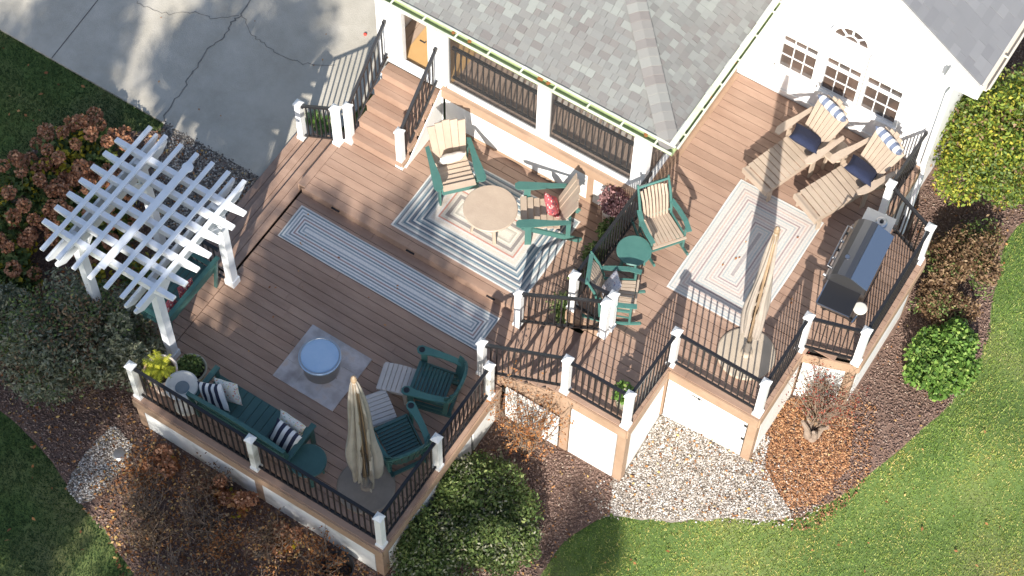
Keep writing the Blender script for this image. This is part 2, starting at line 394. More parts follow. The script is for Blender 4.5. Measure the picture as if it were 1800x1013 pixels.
PEBBLE = [(-14.5,12.90),(-12.3,12.90),(-11.9,11.9),(-11.8,11.1),(-12.9,10.9),(-13.95,11.7)]
GRAV_L = [(-11.95,8.22),(-11.5,8.1),(-11.36,7.82),(-11.45,7.1),(-11.6,6.92),(-11.9,7.0),(-12.0,7.5)]
DRIVE = [(-60,12.86),(-12.0,12.86),(-12.0,15.2),(-11.4,15.2),(-11.4,60),(-60,60)]
for nm, pl, m, off in (('mulch_bed', BED_R, 'mulch', .016), ('mulch_bed', BED_M, 'mulch', .021), ('mulch_bed', BED_L, 'mulch', .026)):
    sheet(nm, roughen(chaikin(pl, 1), .03, .25), m, off)
sheet('gravel_bed', roughen(chaikin(GRAVEL, 1), .05, .12), 'gravel_base', .034, label='white gravel bed below the upper deck')
sheet('gravel_bed', roughen(PEBBLE, .03, .2), 'gravel_base', .036, label='grey pebble strip between the driveway and the arbor')
sheet('gravel_bed', roughen(chaikin(GRAV_L, 1), .04, .1), 'gravel_base', .038, label='white gravel patch round the drain cap')
drv = MB(); drv.prism(DRIVE, -.75, -.48); drv = drv.build('driveway', 'concrete'); tag(drv, 'pale cracked concrete driveway', kind='structure')
# expansion joints and cracks as thin recess-coloured strips following their paths
def strip(path, w, name, m, parent, z=-.476):
    b = MB()
    for a, c in zip(path[:-1], path[1:]):
        a = Vector((a[0], a[1], z)); c = Vector((c[0], c[1], z)); d = (c - a).normalized(); s = Vector((-d.y, d.x, 0)) * w * random.uniform(.35, .6)
        a -= d * w * .3; c += d * w * .3
        b.add([a - s, c - s, c + s, a + s], [(0, 1, 2, 3)])
    return b.build(name, m, parent)
strip([(-17.1,17.0),(-16.95,14.3),(-16.83,12.87)], .02, 'expansion_joint', 'joint', drv)
def jag(pts, k=5, a=.03):
    out = []
    for p, q in zip(pts[:-1], pts[1:]):
        for j in range(k): t = j/k; out.append((p[0]*(1-t)+q[0]*t+random.uniform(-a,a), p[1]*(1-t)+q[1]*t+random.uniform(-a,a)))
    return out + [pts[-1]]
strip(jag([(-14.9,16.4),(-14.74,15.33),(-14.78,15.12),(-14.69,14.79),(-14.79,14.52),(-14.7,14.02),(-14.65,13.64),(-14.58,13.08),(-14.51,12.87)]), .020, 'crack', 'crack', drv, -.4755)
strip(jag([(-16.4,14.56),(-16.12,14.57),(-15.73,14.67),(-15.4,14.94),(-15.13,14.98),(-14.76,15.28)]), .010, 'crack', 'crack', drv, -.475)
strip(jag([(-14.7,15.3),(-14.32,15.08),(-14.05,15.04),(-13.73,15.0),(-13.3,15.05),(-12.81,15.33)]), .011, 'crack', 'crack', drv, -.4745)
tag(MB().lathe([(0,0),(.03,0),(.03,.02),(.012,.035),(0,.035)], 10, (-12.754,16.124,-.48)).build('driveway_marker', 'red'), 'small red marker lying on the pale driveway', 'marker')

# ------------------------------------------------------------------ decks
Z1, Z2, ZP, YS = .17, .92, 1.20, 12.76
def rows(parent, y0, y1, pitch, xf, z, m='deck', t=.025):
    n = max(1, round((y1 - y0) / pitch)); p = (y1 - y0) / n
    for i in range(n):
        a = y0 + i * p; c = a + p / 2
        for x0, x1 in xf(c):
            if x1 - x0 < .03: continue
            cuts = [x0, x1]
            if x1 - x0 > 2.6: cuts = [x0, random.uniform(x0 + .8, x1 - .8), x1]
            for u, w in zip(cuts[:-1], cuts[1:]): piece('deck_board', parent, m, ((u+w)/2, c, z - t/2 - random.uniform(0, .0015)), (w-u-.004, p - .009, t))
def cols(parent, x0, x1, pitch, ya, yb, z, name='deck_board', m='deck', t=.025):
    n = max(1, round((x1 - x0) / pitch)); p = (x1 - x0) / n
    for i in range(n):
        piece(name, parent, m, (x0 + (i+.5)*p, (ya+yb)/2, z - t/2), (p - .009, yb - ya, t))
PW = .142
low = empty('wooden_deck', (-9.4, 10.7, 0), label='lower brown composite deck with the fire pit, step and two striped rugs', cat='deck')
low.location = (0, 0, 0)
XW = -11.62; XE = -7.14; YF = 8.46
rows(low, YF + .15, YS, PW, lambda y: [(XW if y > 10.9 else XW - 0.02, XE - .15 if y < 11.6 else XE - .0)], 0)
# picture-frame border boards
piece('border_board', low, 'deck', ((XW+XE)/2, YF + .07, -.0125), (XE - XW + .06, .136, .025))
piece('border_board', low, 'deck', (XE - .07, (YF+.145+11.6)/2, -.0125), (.136, 11.6-YF-.16, .025))
# floor under the arbor
rows(low, 9.25, 10.93, PW, lambda y: [(-12.42, XW - .03)], 0)
# raised tier
rows(low, YS - .008, 15.0, PW, lambda y: [(-11.55, -6.78 if y > 12.8 else -7.3)] if y < 13.88 else [(-11.55, -11.44), (-10.46, -6.78)], Z1)
piece('riser_board', low, 'deck', ((-11.6-7.3)/2, YS + .006, (Z1-.03)/2), (4.3, .022, Z1 - .035))
piece('border_board', low, 'deck', (-11.62, (YS+13.88)/2+.06, Z1-.0125), (.13, 13.95-YS, .025))
piece('riser_board', low, 'deck', (-11.675, (YS+13.88)/2+.03, Z1/2-.015), (.02, 13.9-YS, Z1-.035))
# steps down to the driveway
for k in range(3):
    z = -.165 * k; x1 = -11.64 - .285 * k; x0 = x1 - .285
    ya = (YS + .02) if k == 0 else 10.96
    cols(low, x0, x1 - .018, .133, 10.96, 13.88, z, 'stair_tread')
    piece('riser_board', low, 'deck', (x0 + .012, (10.96+13.88)/2, z - .095), (.02, 2.92, .135))
# steps up to the porch door
for k in range(5):
    z = Z1 + .172 * (k + 1); ya = 13.88 + .224 * k
    piece('riser_board', low, 'deck', (-10.95, ya + .014, z - .112), (.94, .02, .17))
    n = 2
    for j in range(n): piece('stair_tread', low, 'deck', (-10.95, ya + .0 + .056 + j * .112, z - .0125), (.97, .106, .025))
pan = MB().prism([(13.95, Z1 + .003), (14.99, Z1 + .003), (14.99, ZP - .1)], 0, .02)
pv = [( -10.445 + z, x, y) for x, y, z in pan.v]; pan.v = pv
pan.build('stringer_panel', 'skirt', low)
for k in range(5): piece('stringer_trim', low, 'deck_trim', (-10.455, 13.99 + .224*k, Z1 + .172*(k+1) - .055), (.03, .215, .075))
piece('landing_board', low, 'deck_trim', (-10.95, 14.995, ZP - .02), (.96, .05, .03))
# steps up to the upper deck
for k in range(4):
    z = .184 * (k + 1); xa = -7.34 + .31 * k
    piece('riser_board', low, 'deck', (xa + .012, 12.2, z - .10), (.02, 1.04, .148))
    for j in range(2): piece('stair_tread', low, 'deck', (xa + .078 + j*.155, 12.2, z - .0125), (.148, 1.08, .025))
piece('riser_board', low, 'deck', (-6.09, 12.2, .82), (.02, 1.04, .148))
for ys in (11.66, 12.72):
    q = MB().prism([(-7.34, -.1), (-6.1, -.1), (-6.1, .78), (-7.34, .06)], 0, .03); q.v = [(a, ys + c, b) for a, b, c in q.v]
    q.build('stair_stringer', 'deck_trim', low)
# fascia, posts and white skirting of the lower deck
def fascia(parent, a, b, z, h=.21, out=(0, -1)):
    a = Vector(a); b = Vector(b); o = Vector(out) * .012
    bar('fascia_board', parent, 'deck_trim', (a.x+o.x, a.y+o.y, z - h/2 - .026), (b.x+o.x, b.y+o.y, z - h/2 - .026), .024, h)
fascia(low, (XW, YF), (XE + .02, YF), 0)
fascia(low, (XE, YF + .02), (XE, 11.6), 0, out=(1, 0))
fascia(low, (XW, 9.3), (XW, YF + .02), 0, out=(-1, 0))
fascia(low, (-12.42, 9.25), (XW - .02, 9.25), 0); fascia(low, (-12.42, 10.93), (-12.42, 9.27), 0, out=(-1, 0))
def skirting(parent, a, b, ztop, m='skirt', name='skirting_panel', down=None, t=.03, nseg=6):
    """a white panel whose foot follows the ground"""
    a = Vector(a); b = Vector(b); d = (b - a); n = Vector((d.y, -d.x)).normalized() * t
    v = []; f = []
    for i in range(nseg + 1):
        p = a + d * i / nseg; zb = min(g1(p.x, p.y) - .03, ztop - .1)
        q = p + n
        v += [(p.x, p.y, zb), (p.x, p.y, ztop), (q.x, q.y, ztop), (q.x, q.y, zb)]
        if i: k = 4 * i; f += [(k-4, k-3, k+1, k), (k-3, k-2, k+2, k+1), (k-2, k-1, k+3, k+2), (k-1, k-4, k, k+3)]
    f += [(0, 3, 2, 1), (4*nseg, 4*nseg+1, 4*nseg+2, 4*nseg+3)]
    return MB().add(v, f).build(name, m, parent)
def leg(parent, x, y, ztop, s=.14, m='deck_trim'):
    zb = g1(x, y) - .05; piece('support_post', parent, m, (x, y, (ztop+zb)/2), (s, s, ztop - zb))
skirting(low, (-11.45, YF+.03), (-9.42, YF+.03), -.25, 'dirty'); skirting(low, (-9.28, YF+.03), (-7.28, YF+.03), -.25, 'dirty')
skirting(low, (XE - .03, 8.62), (XE - .03, 10.8), -.25, 'dirty'); skirting(low, (XE-.03, 10.86), (XE-.03, 11.55), -.25, 'dirty')
for x, y in ((-11.53, 8.53), (-9.35, 8.53), (-7.2, 8.53), (-7.2, 11.52)): leg(low, x, y, -.245)
sub = MB(); sub.prism([(XW+.02, YF+.03), (XE-.03, YF+.03), (XE-.03, 11.66), (-6.8, 11.66), (-6.8, 14.97), (-11.4, 14.97), (-11.4, 13.7), (-11.6, 10.95)], -.26, -.045)
sub.prism([(-12.38, 9.3), (XW-.03, 9.3), (XW-.03, 10.9), (-12.38, 10.9)], -.26, -.045)
sub.prism([(-11.5, YS+.04), (-6.82, YS+.04), (-6.82, 14.95), (-11.5, 14.95)], -.04, Z1-.03)
sub.prism([(-12.15, 10.98), (-11.64, 10.98), (-11.64, 13.86), (-12.15, 13.86)], -.5, -.205)
sub.prism([(-11.4, 13.93), (-10.5, 13.93), (-10.5, 14.97), (-11.4, 14.97)], .1, .3)
sub.build('shade_fill', 'under_shade', low)  # solid dark fill, the shade below the boards put into its colour
for i, (x) in enumerate((-10.944, -9.535, -8.057)):
    s = tag(MB().box((0, 0, 0), (.13, .02, .03)).box((0, -.012, .017), (.15, .03, .008)).build('step_light', 'black', None, loc=(x, YS - .012, .10)),
        ['black louvred step light under the tread, nearest the driveway steps', 'black louvred step light beside the middle of the runner rug', 'black louvred step light nearest the stair to the upper deck'][i], 'step light', 'step lights in the riser')

up = empty('wooden_deck', (0, 0, 0), label='upper brown composite deck with the grill, loungers and large rug', cat='deck')
def xup(y):
    if y < 12.78: return [(-6.08, -5.0)]
    l = -6.74
    if y < 14.12: return [(l, -3.50)]
    if y < 14.40: return [(l, -3.50 + (y-14.12)/.28*.8)]
    if y < 16.45: return [(l, -2.70)]
    if y < 16.78: return [(l, -2.70 - (y-16.45)/.33*.82)]
    return [(l, -3.52)]
rows(up, 11.60, 12.78, PW, xup, Z2); rows(up, 12.78, 17.92, PW, xup, Z2)
piece('border_board', up, 'deck_trim', (-6.77, 16.5, Z2 + .002), (.10, 2.8, .03))
E1 = [(-6.08, 11.60), (-5.0, 11.60), (-5.0, 12.78), (-3.50, 12.78), (-3.50, 14.08), (-2.70, 14.36), (-2.70, 16.45), (-3.52, 16.80), (-3.52, 17.9)]
for a, b in zip(E1[:-1], E1[1:]):
    d = Vector((b[0]-a[0], b[1]-a[1])).normalized(); o = (d.y, -d.x)
    fascia(up, a, b, Z2, .23, o)
fascia(up, (-6.74, 12.78), (-6.1, 12.78), Z2, .23); fascia(up, (-6.75, 15.0), (-6.75, 12.78), Z2, .23, (-1, 0))
up_leg = ((-6.02, 11.68), (-5.07, 11.68), (-5.07, 12.86), (-3.57, 12.86), (-3.57, 14.2), (-2.80, 14.42), (-2.80, 16.35))
for x, y in up_leg: leg(up, x, y, Z2 - .255)
ZS = Z2 - .255
skirting(up, (-5.93, 11.65), (-5.16, 11.65), ZS); skirting(up, (-5.05, 11.77), (-5.05, 12.75), ZS)
skirting(up, (-4.98, 12.83), (-4.34, 12.83), ZS); skirting(up, (-4.33, 12.83), (-3.66, 12.83), ZS)
skirting(up, (-3.53, 12.95), (-3.53, 14.1), ZS)
skirting(up, (-3.48, 14.17), (-2.88, 14.38), ZS); skirting(up, (-2.76, 14.52), (-2.76, 16.3), ZS); skirting(up, (-2.88, 16.42), (-3.5, 16.72), ZS)
skirting(up, (-3.56, 16.8), (-3.56, 17.9), ZS)
skirting(up, (-7.05, 11.63), (-6.12, 11.63), .04, nseg=3)
for x, ww in ((-6.775, 0),):
    MB().box((x, 13.9, (Z1 + ZS)/2 + .003), (.03, 2.1, ZS - Z1 - .005)).build('skirting_panel', 'skirt', up)
sub = MB(); sub.prism([(-6.7, 12.83), (-5.0, 12.83), (-3.54, 12.83), (-3.54, 14.15), (-2.74, 14.42), (-2.74, 16.4), (-3.56, 16.75), (-3.56, 17.85), (-6.7, 17.85)], Z2-.26, Z2-.045)
sub.prism([(-6.05, 11.64), (-5.03, 11.64), (-5.03, 12.82), (-6.05, 12.82)], Z2-.26, Z2-.045); sub.build('shade_fill', 'under_shade', up)  # dark fill painted as the shade under the upper boards
# door hardware on the storage door in the white skirting
hb = MB().box((-4.50, 12.80, .50), (.17, .012, .022)).box((-4.46, 12.795, .50), (.03, .02, .05)); hb.build('bolt_latch', 'black', up)
MB().box((-3.68, 12.80, .05), (.05, .012, .07)).build('hinge', 'black', up); MB().box((-3.68, 12.80, .48), (.05, .012, .07)).build('hinge', 'black', up)

# ------------------------------------------------------------------ railings and white post sleeves
pb = MB().box((0, 0, .47), (.105, .105, .94)).mesh('post_sleeve', 'white')
pc = MB(); pc.box((0, 0, .955), (.135, .135, .03)); pc.add([(-.067,-.067,.97),(.067,-.067,.97),(.067,.067,.97),(-.067,.067,.97),(0,0,1.035)], [(0,1,4),(1,2,4),(2,3,4),(3,0,4),(3,2,1,0)])
pc = pc.mesh('post_cap', 'white')
pt = MB().box((0, 0, .03), (.135, .135, .06)).box((0, 0, .07), (.12, .12, .02)).mesh('base_trim', 'white')
pb2 = pb.copy(); pb2.materials.clear(); pb2.materials.append(MAT['dirty'])
def rpost(x, y, z, label, dirty=False, h=1.0):
    t = empty('railing_post', (x, y, z), label=label, cat='post', group='white railing posts with pyramid caps')
    o = link('post_sleeve', pb2 if dirty else pb, t); o.scale = (1, 1, h); o = link('post_cap', pc, t); o.location = (0, 0, .955*(h-1)); link('base_trim', pt, t)
    return t
bal = MB().box((0, 0, .5), (.019, .019, 1)).mesh('baluster', 'black')
def rail(a, b, za, zb, label, n=None, h=.92, trim=.055, hb_=.09):
    a = Vector(a); b = Vector(b); d = b - a; L = d.length; d /= L
    a2 = a + d * trim; b2 = b - d * trim
    t = empty('railing', (a.x, a.y, za), label=label, cat='railing', group='black metal deck railings')
    A = Vector((a2.x - a.x, a2.y - a.y, 0)); B = Vector((b2.x - a.x, b2.y - a.y, zb - za)); up_ = Vector((0, 0, 1))
    bar('top_rail', t, 'black', A + up_*h, B + up_*h, .048, .036); bar('bottom_rail', t, 'black', A + up_*hb_, B + up_*hb_, .034, .034)
    n = n or max(2, round(L / .112) - 1)
    for i in range(n):
        p = A.lerp(B, (i + 1) / (n + 1)); o = link('baluster', bal, t); o.location = (p.x, p.y, p.z + hb_); o.scale = (1, 1, h - hb_)
        o.rotation_euler = (0, 0, math.atan2(d.y, d.x))
    for P_, s in ((A, 1), (B, -1)):
        br = MB().box((P_.x + d.x*s*.02, P_.y + d.y*s*.02, P_.z + h - .0), (.05, .05, .055), math.atan2(d.y, d.x)); br.build('rail_bracket', 'black', t)
    return t
rpost(-7.2, 8.55, 0, 'white capped post at the front corner of the lower deck')
rpost(-9.41, 8.55, 0, 'white capped post behind the green bench, between two railing runs', True)
rpost(-11.55, 8.55, 0, 'weathered white post beside the fern urn at the far left corner', True)
rpost(-7.2, 10.0, 0, 'white capped post beside the green chairs, halfway along the railing')
rpost(-7.2, 11.38, 0, 'white capped post with twiggy shrub in front, end of the lower railing', True)
rpost(-7.50, 11.64, 0, 'white capped post standing at the corner of the striped runner')
rpost(-6.08, 11.66, Z2, 'white capped post at the top of the stair, above the rust leaved shrub')
rpost(-5.06, 11.66, Z2, 'white capped post beside the leafy pot, lowest corner of the upper deck')
rpost(-5.02, 12.88, Z2, 'white capped post left of the tan umbrella base')
rpost(-3.57, 12.86, Z2, 'white capped post right of the tan umbrella base, above the gravel corner')
rpost(-3.57, 14.12, Z2, 'white capped post in front of the grill side shelf')
rpost(-2.77, 14.36, Z2, 'white capped post behind the red leaved shrub, outer grill corner')
rpost(-2.79, 16.40, Z2, 'white capped post beyond the grill, nearest the brown bush')
rpost(-3.62, 16.76, Z2, 'white capped post between the grill and the right lounger')
rpost(-7.49, 12.64, 0, 'white capped post touching the lower corner of the left rug')
rpost(-6.10, 12.74, Z2, 'front one of the two white posts side by side near the rocking chair')
rpost(-6.08, 12.90, Z2, 'rear one of the two white posts side by side near the rocking chair')
rpost(-6.72, 12.88, Z2, 'white capped post behind the potted plant, next to the dark railing')
rpost(-10.52, 13.95, Z1, 'white capped post at the foot of the porch stair, right hand rail')
rpost(-11.46, 13.90, Z1, 'taller white post at the foot of the porch stair, left hand rail')
rpost(-11.60, 13.76, Z1, 'white post joined to the stair post at the short railing')
rpost(-12.36, 13.79, -.34, 'white post standing lowest on the driveway steps')
rail((-11.55, 8.55), (-9.41, 8.55), 0, 0, 'black railing behind the green bench and bird bath')
rail((-9.41, 8.55), (-7.2, 8.55), 0, 0, 'black railing along the front edge beside the round green table')
rail((-7.2, 8.55), (-7.2, 10.0), 0, 0, 'black railing beside the closed umbrella, running from the front corner')
rail((-7.2, 10.0), (-7.2, 11.38), 0, 0, 'black railing beside the two green slatted chairs')
rail((-7.50, 11.64), (-6.08, 11.66), 0.02, Z2 + .02, 'sloping black stair railing behind the rust leaved shrub')
rail((-7.49, 12.64), (-6.10, 12.74), 0.05, Z2 + .02, 'sloping black stair railing with the potted plant behind it')
rail((-6.08, 11.66), (-5.06, 11.66), Z2, Z2, 'black railing above the white skirting between the two small platform posts')
rail((-5.06, 11.66), (-5.02, 12.88), Z2, Z2, 'black railing on the side of the small platform, above the gravel')
rail((-5.02, 12.88), (-3.57, 12.86), Z2, Z2, 'black railing in front of the tan umbrella base')
rail((-3.57, 12.86), (-3.57, 14.12), Z2, Z2, 'black railing right of the tan umbrella base')
rail((-3.57, 14.12), (-2.77, 14.36), Z2, Z2, 'short black railing behind the red leaved shrub')
rail((-2.77, 14.36), (-2.79, 16.40), Z2, Z2, 'black railing behind the grill, above the mulch bed')
rail((-2.79, 16.40), (-3.62, 16.76), Z2, Z2, 'short black railing between the grill and the brown bush')
rail((-3.62, 16.76), (-3.60, 17.93), Z2, Z2, 'black railing beside the right lounger, ending at the house wall')
rail((-6.72, 12.88), (-6.70, 15.05), Z2, Z2, 'black railing between the rocking chairs and the hanging planters', n=24)
rail((-6.72, 12.88), (-6.08, 12.90), Z2, Z2, 'short black railing behind the lower rocking chair')
rail((-10.52, 13.95), (-10.50, 15.02), Z1 + .04, ZP, 'right hand black stair railing at the porch door')
rail((-11.46, 13.90), (-11.44, 15.02), Z1 + .04, ZP, 'left hand black stair railing at the porch door')
rail((-12.36, 13.79), (-11.60, 13.76), -.32, Z1 - .02, 'short sloping black railing at the driveway steps', n=6)
rail((-12.42, 10.80), (-11.62, 10.82), 0, 0, 'black railing under the white arbor')

# ------------------------------------------------------------------ screened porch
YP = 15.0; XPR = -6.80; ZT = 2.62; ZE = 3.16
porch = empty('screened_porch', (0, 0, 0), label='white screened porch with dark screens and a grey hip shingle roof', cat='porch')
sf = MB().box((-9.2, 16.5, ZP - .06), (4.7, 3.0, .08)); sf.build('floor', 'under_shade', porch)
for i in range(32):
    x = -11.45 + i * .145
    piece('floor_board', porch, 'interior', (x, 16.45, ZP - .008), (.138, 2.85, .02))
piece('rim_board', porch, 'deck_trim', (-8.62, YP - .012, ZP - .15), (3.62, .03, .30))
piece('rim_board', porch, 'deck_trim', (XPR + .012, 16.45, ZP - .12), (.03, 2.9, .24))
piece('rim_cap', porch, 'deck_trim', (-8.62, YP - .04, ZP + .0), (3.66, .09, .026))
piece('lower_panel', porch, 'skirt', (-9.05, YP - .006, .56), (2.62, .024, .66))
piece('lower_panel', porch, 'skirt', (-7.23, YP - .006, .56), (.80, .024, .66))
piece('lower_panel', porch, 'skirt', (-10.42, YP - .006, .56), (.02, .024, .66))
piece('pier_trim', porch, 'deck_trim', (-7.68, YP - .010, .55), (.11, .036, .70))
piece('base_board', porch, 'deck_trim', (-8.62, YP - .010, .215), (3.6, .03, .07))
cornerw = [(-11.38, .36), (-10.48, .26), (-8.60, .16), (-6.90, .22)]
for x, w in cornerw:
    piece('column', porch, 'white', (x, YP + .06, (ZP + ZT)/2 + .02), (w, .14, ZT - ZP + .06))
piece('header_beam', porch, 'white', (-9.15, YP + .06, ZT + .12), (4.8, .16, .22))
piece('bottom_rail', porch, 'white', (-8.62, YP + .03, ZP + .035), (3.4, .08, .045))
spans = [(-10.35, -8.68), (-8.52, -7.01)]
for a, b in spans:
    piece('insect_screen', porch, 'screen', ((a+b)/2, YP + .05, (ZP+.06+ZT)/2), (b - a, .006, ZT - ZP - .06))
    for q in (a + .015, b - .015): piece('screen_frame', porch, 'white', (q, YP + .03, (ZP+ZT)/2+.03), (.03, .05, ZT - ZP - .06))
    piece('screen_frame', porch, 'white', ((a+b)/2, YP + .025, ZT - .015), (b - a, .05, .03))
for a, b in ((15.12, 16.02), (16.12, 17.02), (17.12, 17.9)):
    piece('insect_screen', porch, 'screen', (XPR - .05, (a+b)/2, (ZP+.06+ZT)/2), (.006, b - a, ZT - ZP - .06))
    piece('column', porch, 'white', (XPR - .06, b + .05, (ZP+ZT)/2 + .02), (.13, .10, ZT - ZP + .06))
piece('bottom_rail', porch, 'white', (XPR - .03, 16.5, ZP + .035), (.08, 2.86, .045))
piece('header_beam', porch, 'white', (XPR - .07, 16.45, ZT + .12), (.16, 2.8, .22))
piece('end_wall', porch, 'siding', (-11.56, 16.5, 1.0), (.06, 3.1, 3.4))
piece('back_wall', porch, 'interior', (-9.2, 17.9, 2.2), (4.7, .06, 2.2))
# interior guard rail seen through the screens
for a, b in ((-10.33, -8.7), (-8.5, -7.03)):
    piece('guard_rail', porch, 'black', ((a+b)/2, YP + .16, ZP + .86), (b - a, .05, .05)); piece('guard_rail', porch, 'black', ((a+b)/2, YP + .16, ZP + .10), (b - a, .04, .04))
    n = round((b - a)/.105)
    for i in range(n):
        o = link('baluster', bal, porch); o.location = (a + (i+.5)*(b-a)/n, YP + .16, ZP + .1); o.scale = (.9, .9, .76)
# door
door = piece('door_frame', porch, 'white', (-11.17, YP + .02, (ZP+ZT)/2), (.06, .10, ZT - ZP))
piece('door_frame', porch, 'white', (-10.63, YP + .02, (ZP+ZT)/2), (.06, .10, ZT - ZP)); piece('door_frame', porch, 'white', (-10.9, YP + .02, ZT - .03), (.5, .10, .06))
piece('threshold', porch, 'white', (-10.90, YP - .02, ZP + .012), (1.0, .13, .03))
dl = MB().box((-10.90, YP + .02, ZP + .05), (.48, .04, .06)).build('door_bottom_rail', 'white', porch)
piece('door_glass', porch, 'clear', (-10.90, YP + .02, (ZP+ZT)/2 + .02), (.48, .006, ZT - ZP - .12))
MB().tube([(-10.69, YP - .02, 2.15), (-10.69, YP - .05, 2.15), (-10.78, YP - .05, 2.15)], .012, 8).build('door_handle', 'black', porch)
piece('entry_floor', porch, 'honey', (-10.78, YP + 1.45, ZP + .010), (.95, 2.7, .012))
t = empty('interior_block_row', (-9.0, 15.75, ZP + .006), label='row of pale blocks glimpsed through the dark porch screens', cat='rug')
for i in range(22):
    piece('pale_block', t, 'cream', (-.55 + i * .115, .0, .006), (.07, .09, .008), rz=.2)  # row of small cream blocks lying on the porch floor
# ceiling + roof
SL = .40; OHX, OHY = -6.36, 14.74; XR0 = -12.0
hipn = 3.2
cl = MB().box((-9.1, 16.35, ZT + .25), (4.6, 2.9, .03)); cl.build('ceiling', 'white', porch)
MB().box((-9.17, OHY + .14, ZE - .10), (5.6, .26, .02)).build('soffit', 'white', porch)
MB().box((OHX - .24, 16.4, ZE - .105), (.44, 3.0, .02)).build('soffit', 'white', porch)
MB().box((-9.17, OHY + .012, ZE - .03), (5.62, .024, .15)).box((OHX - .012, 16.35, ZE - .03), (.024, 3.24, .15)).build('fascia_board', 'white', porch)
rf = MB()
T_ = 3.25
apex = (OHX - T_, OHY + T_, ZE + .02 + SL * T_)
rf.add([(XR0, OHY, ZE + .02), (OHX, OHY, ZE + .02), apex, (XR0, OHY + T_, ZE + .02 + SL*T_)], [(0, 1, 2, 3)])
rf.add([(OHX, OHY, ZE + .02), (OHX, OHY + T_, ZE + .02), apex], [(0, 1, 2)])
rf.add([(XR0, OHY, ZE - .09), (OHX-.0, OHY, ZE - .09), (OHX, OHY+T_, ZE - .09), (XR0, OHY+T_, ZE - .09)], [(3, 2, 1, 0)])
roof = rf.build('roof', 'shingle_isl', porch)
def shingles(parent_roof, O, U, V, N, umin, umax, vmax, m, misl, wr=(.075, .19), ex=.108, limit=300, keep=None, near=None, th=.009):
    """courses of separate tabs; U along eave, V up slope, N normal"""
    O, U, V, N = map(Vector, (O, U, V, N)); U.normalize(); V.normalize(); N.normalize(); cells = []
    nv = int(vmax / ex)
    for j in range(nv):
        u = umin(j*ex) + random.uniform(-.2, 0)
        while u < umax(j*ex):
            w = random.uniform(*wr); a = max(u, umin((j+.5)*ex)); b = min(u + w, umax((j+.5)*ex))
            if b - a > .03: cells.append((a, b, j))
            u += w
    if near: cells.sort(key=near)
    boxes = []
    for i, (a, b, j) in enumerate(cells):
        raised = random.random() < .5; tt = th * (1.7 if raised else 1)
        c = O + U * (a+b)/2 + V * ((j + .55) * ex) + N * (tt/2 + .004)
        X = U; Y = (V + N * -.045).normalized(); Z = X.cross(Y)
        M = Matrix.Translation(c) @ Matrix((X, Y, Z)).transposed().to_4x4() @ Matrix.Diagonal((b - a - .004, ex * 1.08, tt, 1))
        if i < limit:
            o = bpy.data.objects.new('shingle', ubox(m)); C.objects.link(o); o.parent = parent_roof; o.matrix_local = M
        else: boxes.append(M)
    if boxes:
        q = MB()
        for M in boxes: q.mbox(M)
        tag(q.build('far_shingles', misl, parent_roof), kind='stuff')
sq = math.sqrt(1 + SL*SL)
shingles(roof, (OHX, OHY + .0, ZE + .02), (-1, 0, 0), (0, 1, SL), (0, -SL, 1), lambda v: v/sq, lambda v: 4.9, 2.3*sq, 'shingle', 'shingle_isl', limit=180, near=lambda c: c[2]*.14 + abs(c[0]-1.8)*.5)
shingles(roof, (OHX + .0, OHY, ZE + .02), (0, 1, 0), (-1, 0, SL), (SL, 0, 1), lambda v: v/sq, lambda v: 3.25, 2.3*sq, 'shingle', 'shingle_isl', limit=120, near=lambda c: c[2]*.14 + abs(c[0]-1.6)*.5)
hd = Vector((-1, 1, SL)).normalized(); side = Vector((1, 1, 0)).normalized()
for i in range(17):
    p = Vector((OHX + .02, OHY - .02, ZE + .045)) + hd * (.14 * i + .06)
    q = MB(); w = .15; s2 = side * w; dz = Vector((0, 0, -.035)); a = p - hd*.10; b = p + hd*.11; lift = Vector((0, 0, .014))
    A_ = [a - s2 + dz + lift, a + lift, a + s2 + dz + lift]; B_ = [b - s2 + dz, b, b + s2 + dz]; k = Vector((0, 0, -.01))
    vv = A_ + B_ + [x + k for x in A_ + B_]
    q.add(vv, [(0, 1, 4, 3), (1, 2, 5, 4), (6, 9, 10, 7), (7, 10, 11, 8), (0, 6, 7, 1), (1, 7, 8, 2), (3, 4, 10, 9), (4, 5, 11, 10), (0, 3, 9, 6), (2, 8, 11, 5)])
    q.build('hip_shingle', 'ridge', roof)
# gutters: green with algae, pale rims and hangers
def gutter(parent, a, b, out, m='gutter', rim='gutter_rim', w=.12, h=.09, hang=.62, name='gutter', rw=.03):
    a = Vector(a); b = Vector(b); d = (b - a).normalized(); o = Vector(out).normalized(); z = Vector((0, 0, 1))
    prof = [(0, 0), (0, -h), (w*.8, -h), (w, 0), (w - .012, 0), (w*.8 - .01, -h*.75), (.012, -h*.75), (.012, 0)]
    v = [a + o*p + z*q for p, q in prof] + [b + o*p + z*q for p, q in prof]; n = len(prof)
    g = MB().add(v, [(i, (i+1) % n, n + (i+1) % n, n + i) for i in range(n)] + [tuple(range(n))[::-1], tuple(range(n, 2*n))]).build(name, m, parent)
    MB().bar(a + o*(w+.004) + z*.004, b + o*(w+.004) + z*.004, .030, .02).bar(a + o*(rw*.4) + z*.032, b + o*(rw*.4) + z*.032, rw, .012).build('gutter_rim', rim, g)
    L = (b - a).length; k = int(L / hang)
    for i in range(k + 1):
        p = a + d * (L * (i + .5) / (k + 1)); q = MB().bar(p + z*.012, p + o*w + z*.012, .03, .008); q.build('gutter_hanger', 'gutter_rim', g)
    return g
gutter(porch, (-11.9, OHY - .002, ZE + .035), (OHX + .10, OHY - .002, ZE + .035), (0, -1, 0))
gutter(porch, (OHX + .002, OHY - .0, ZE + .035), (OHX + .002, 17.85, ZE + .035), (1, 0, 0), rw=.085)
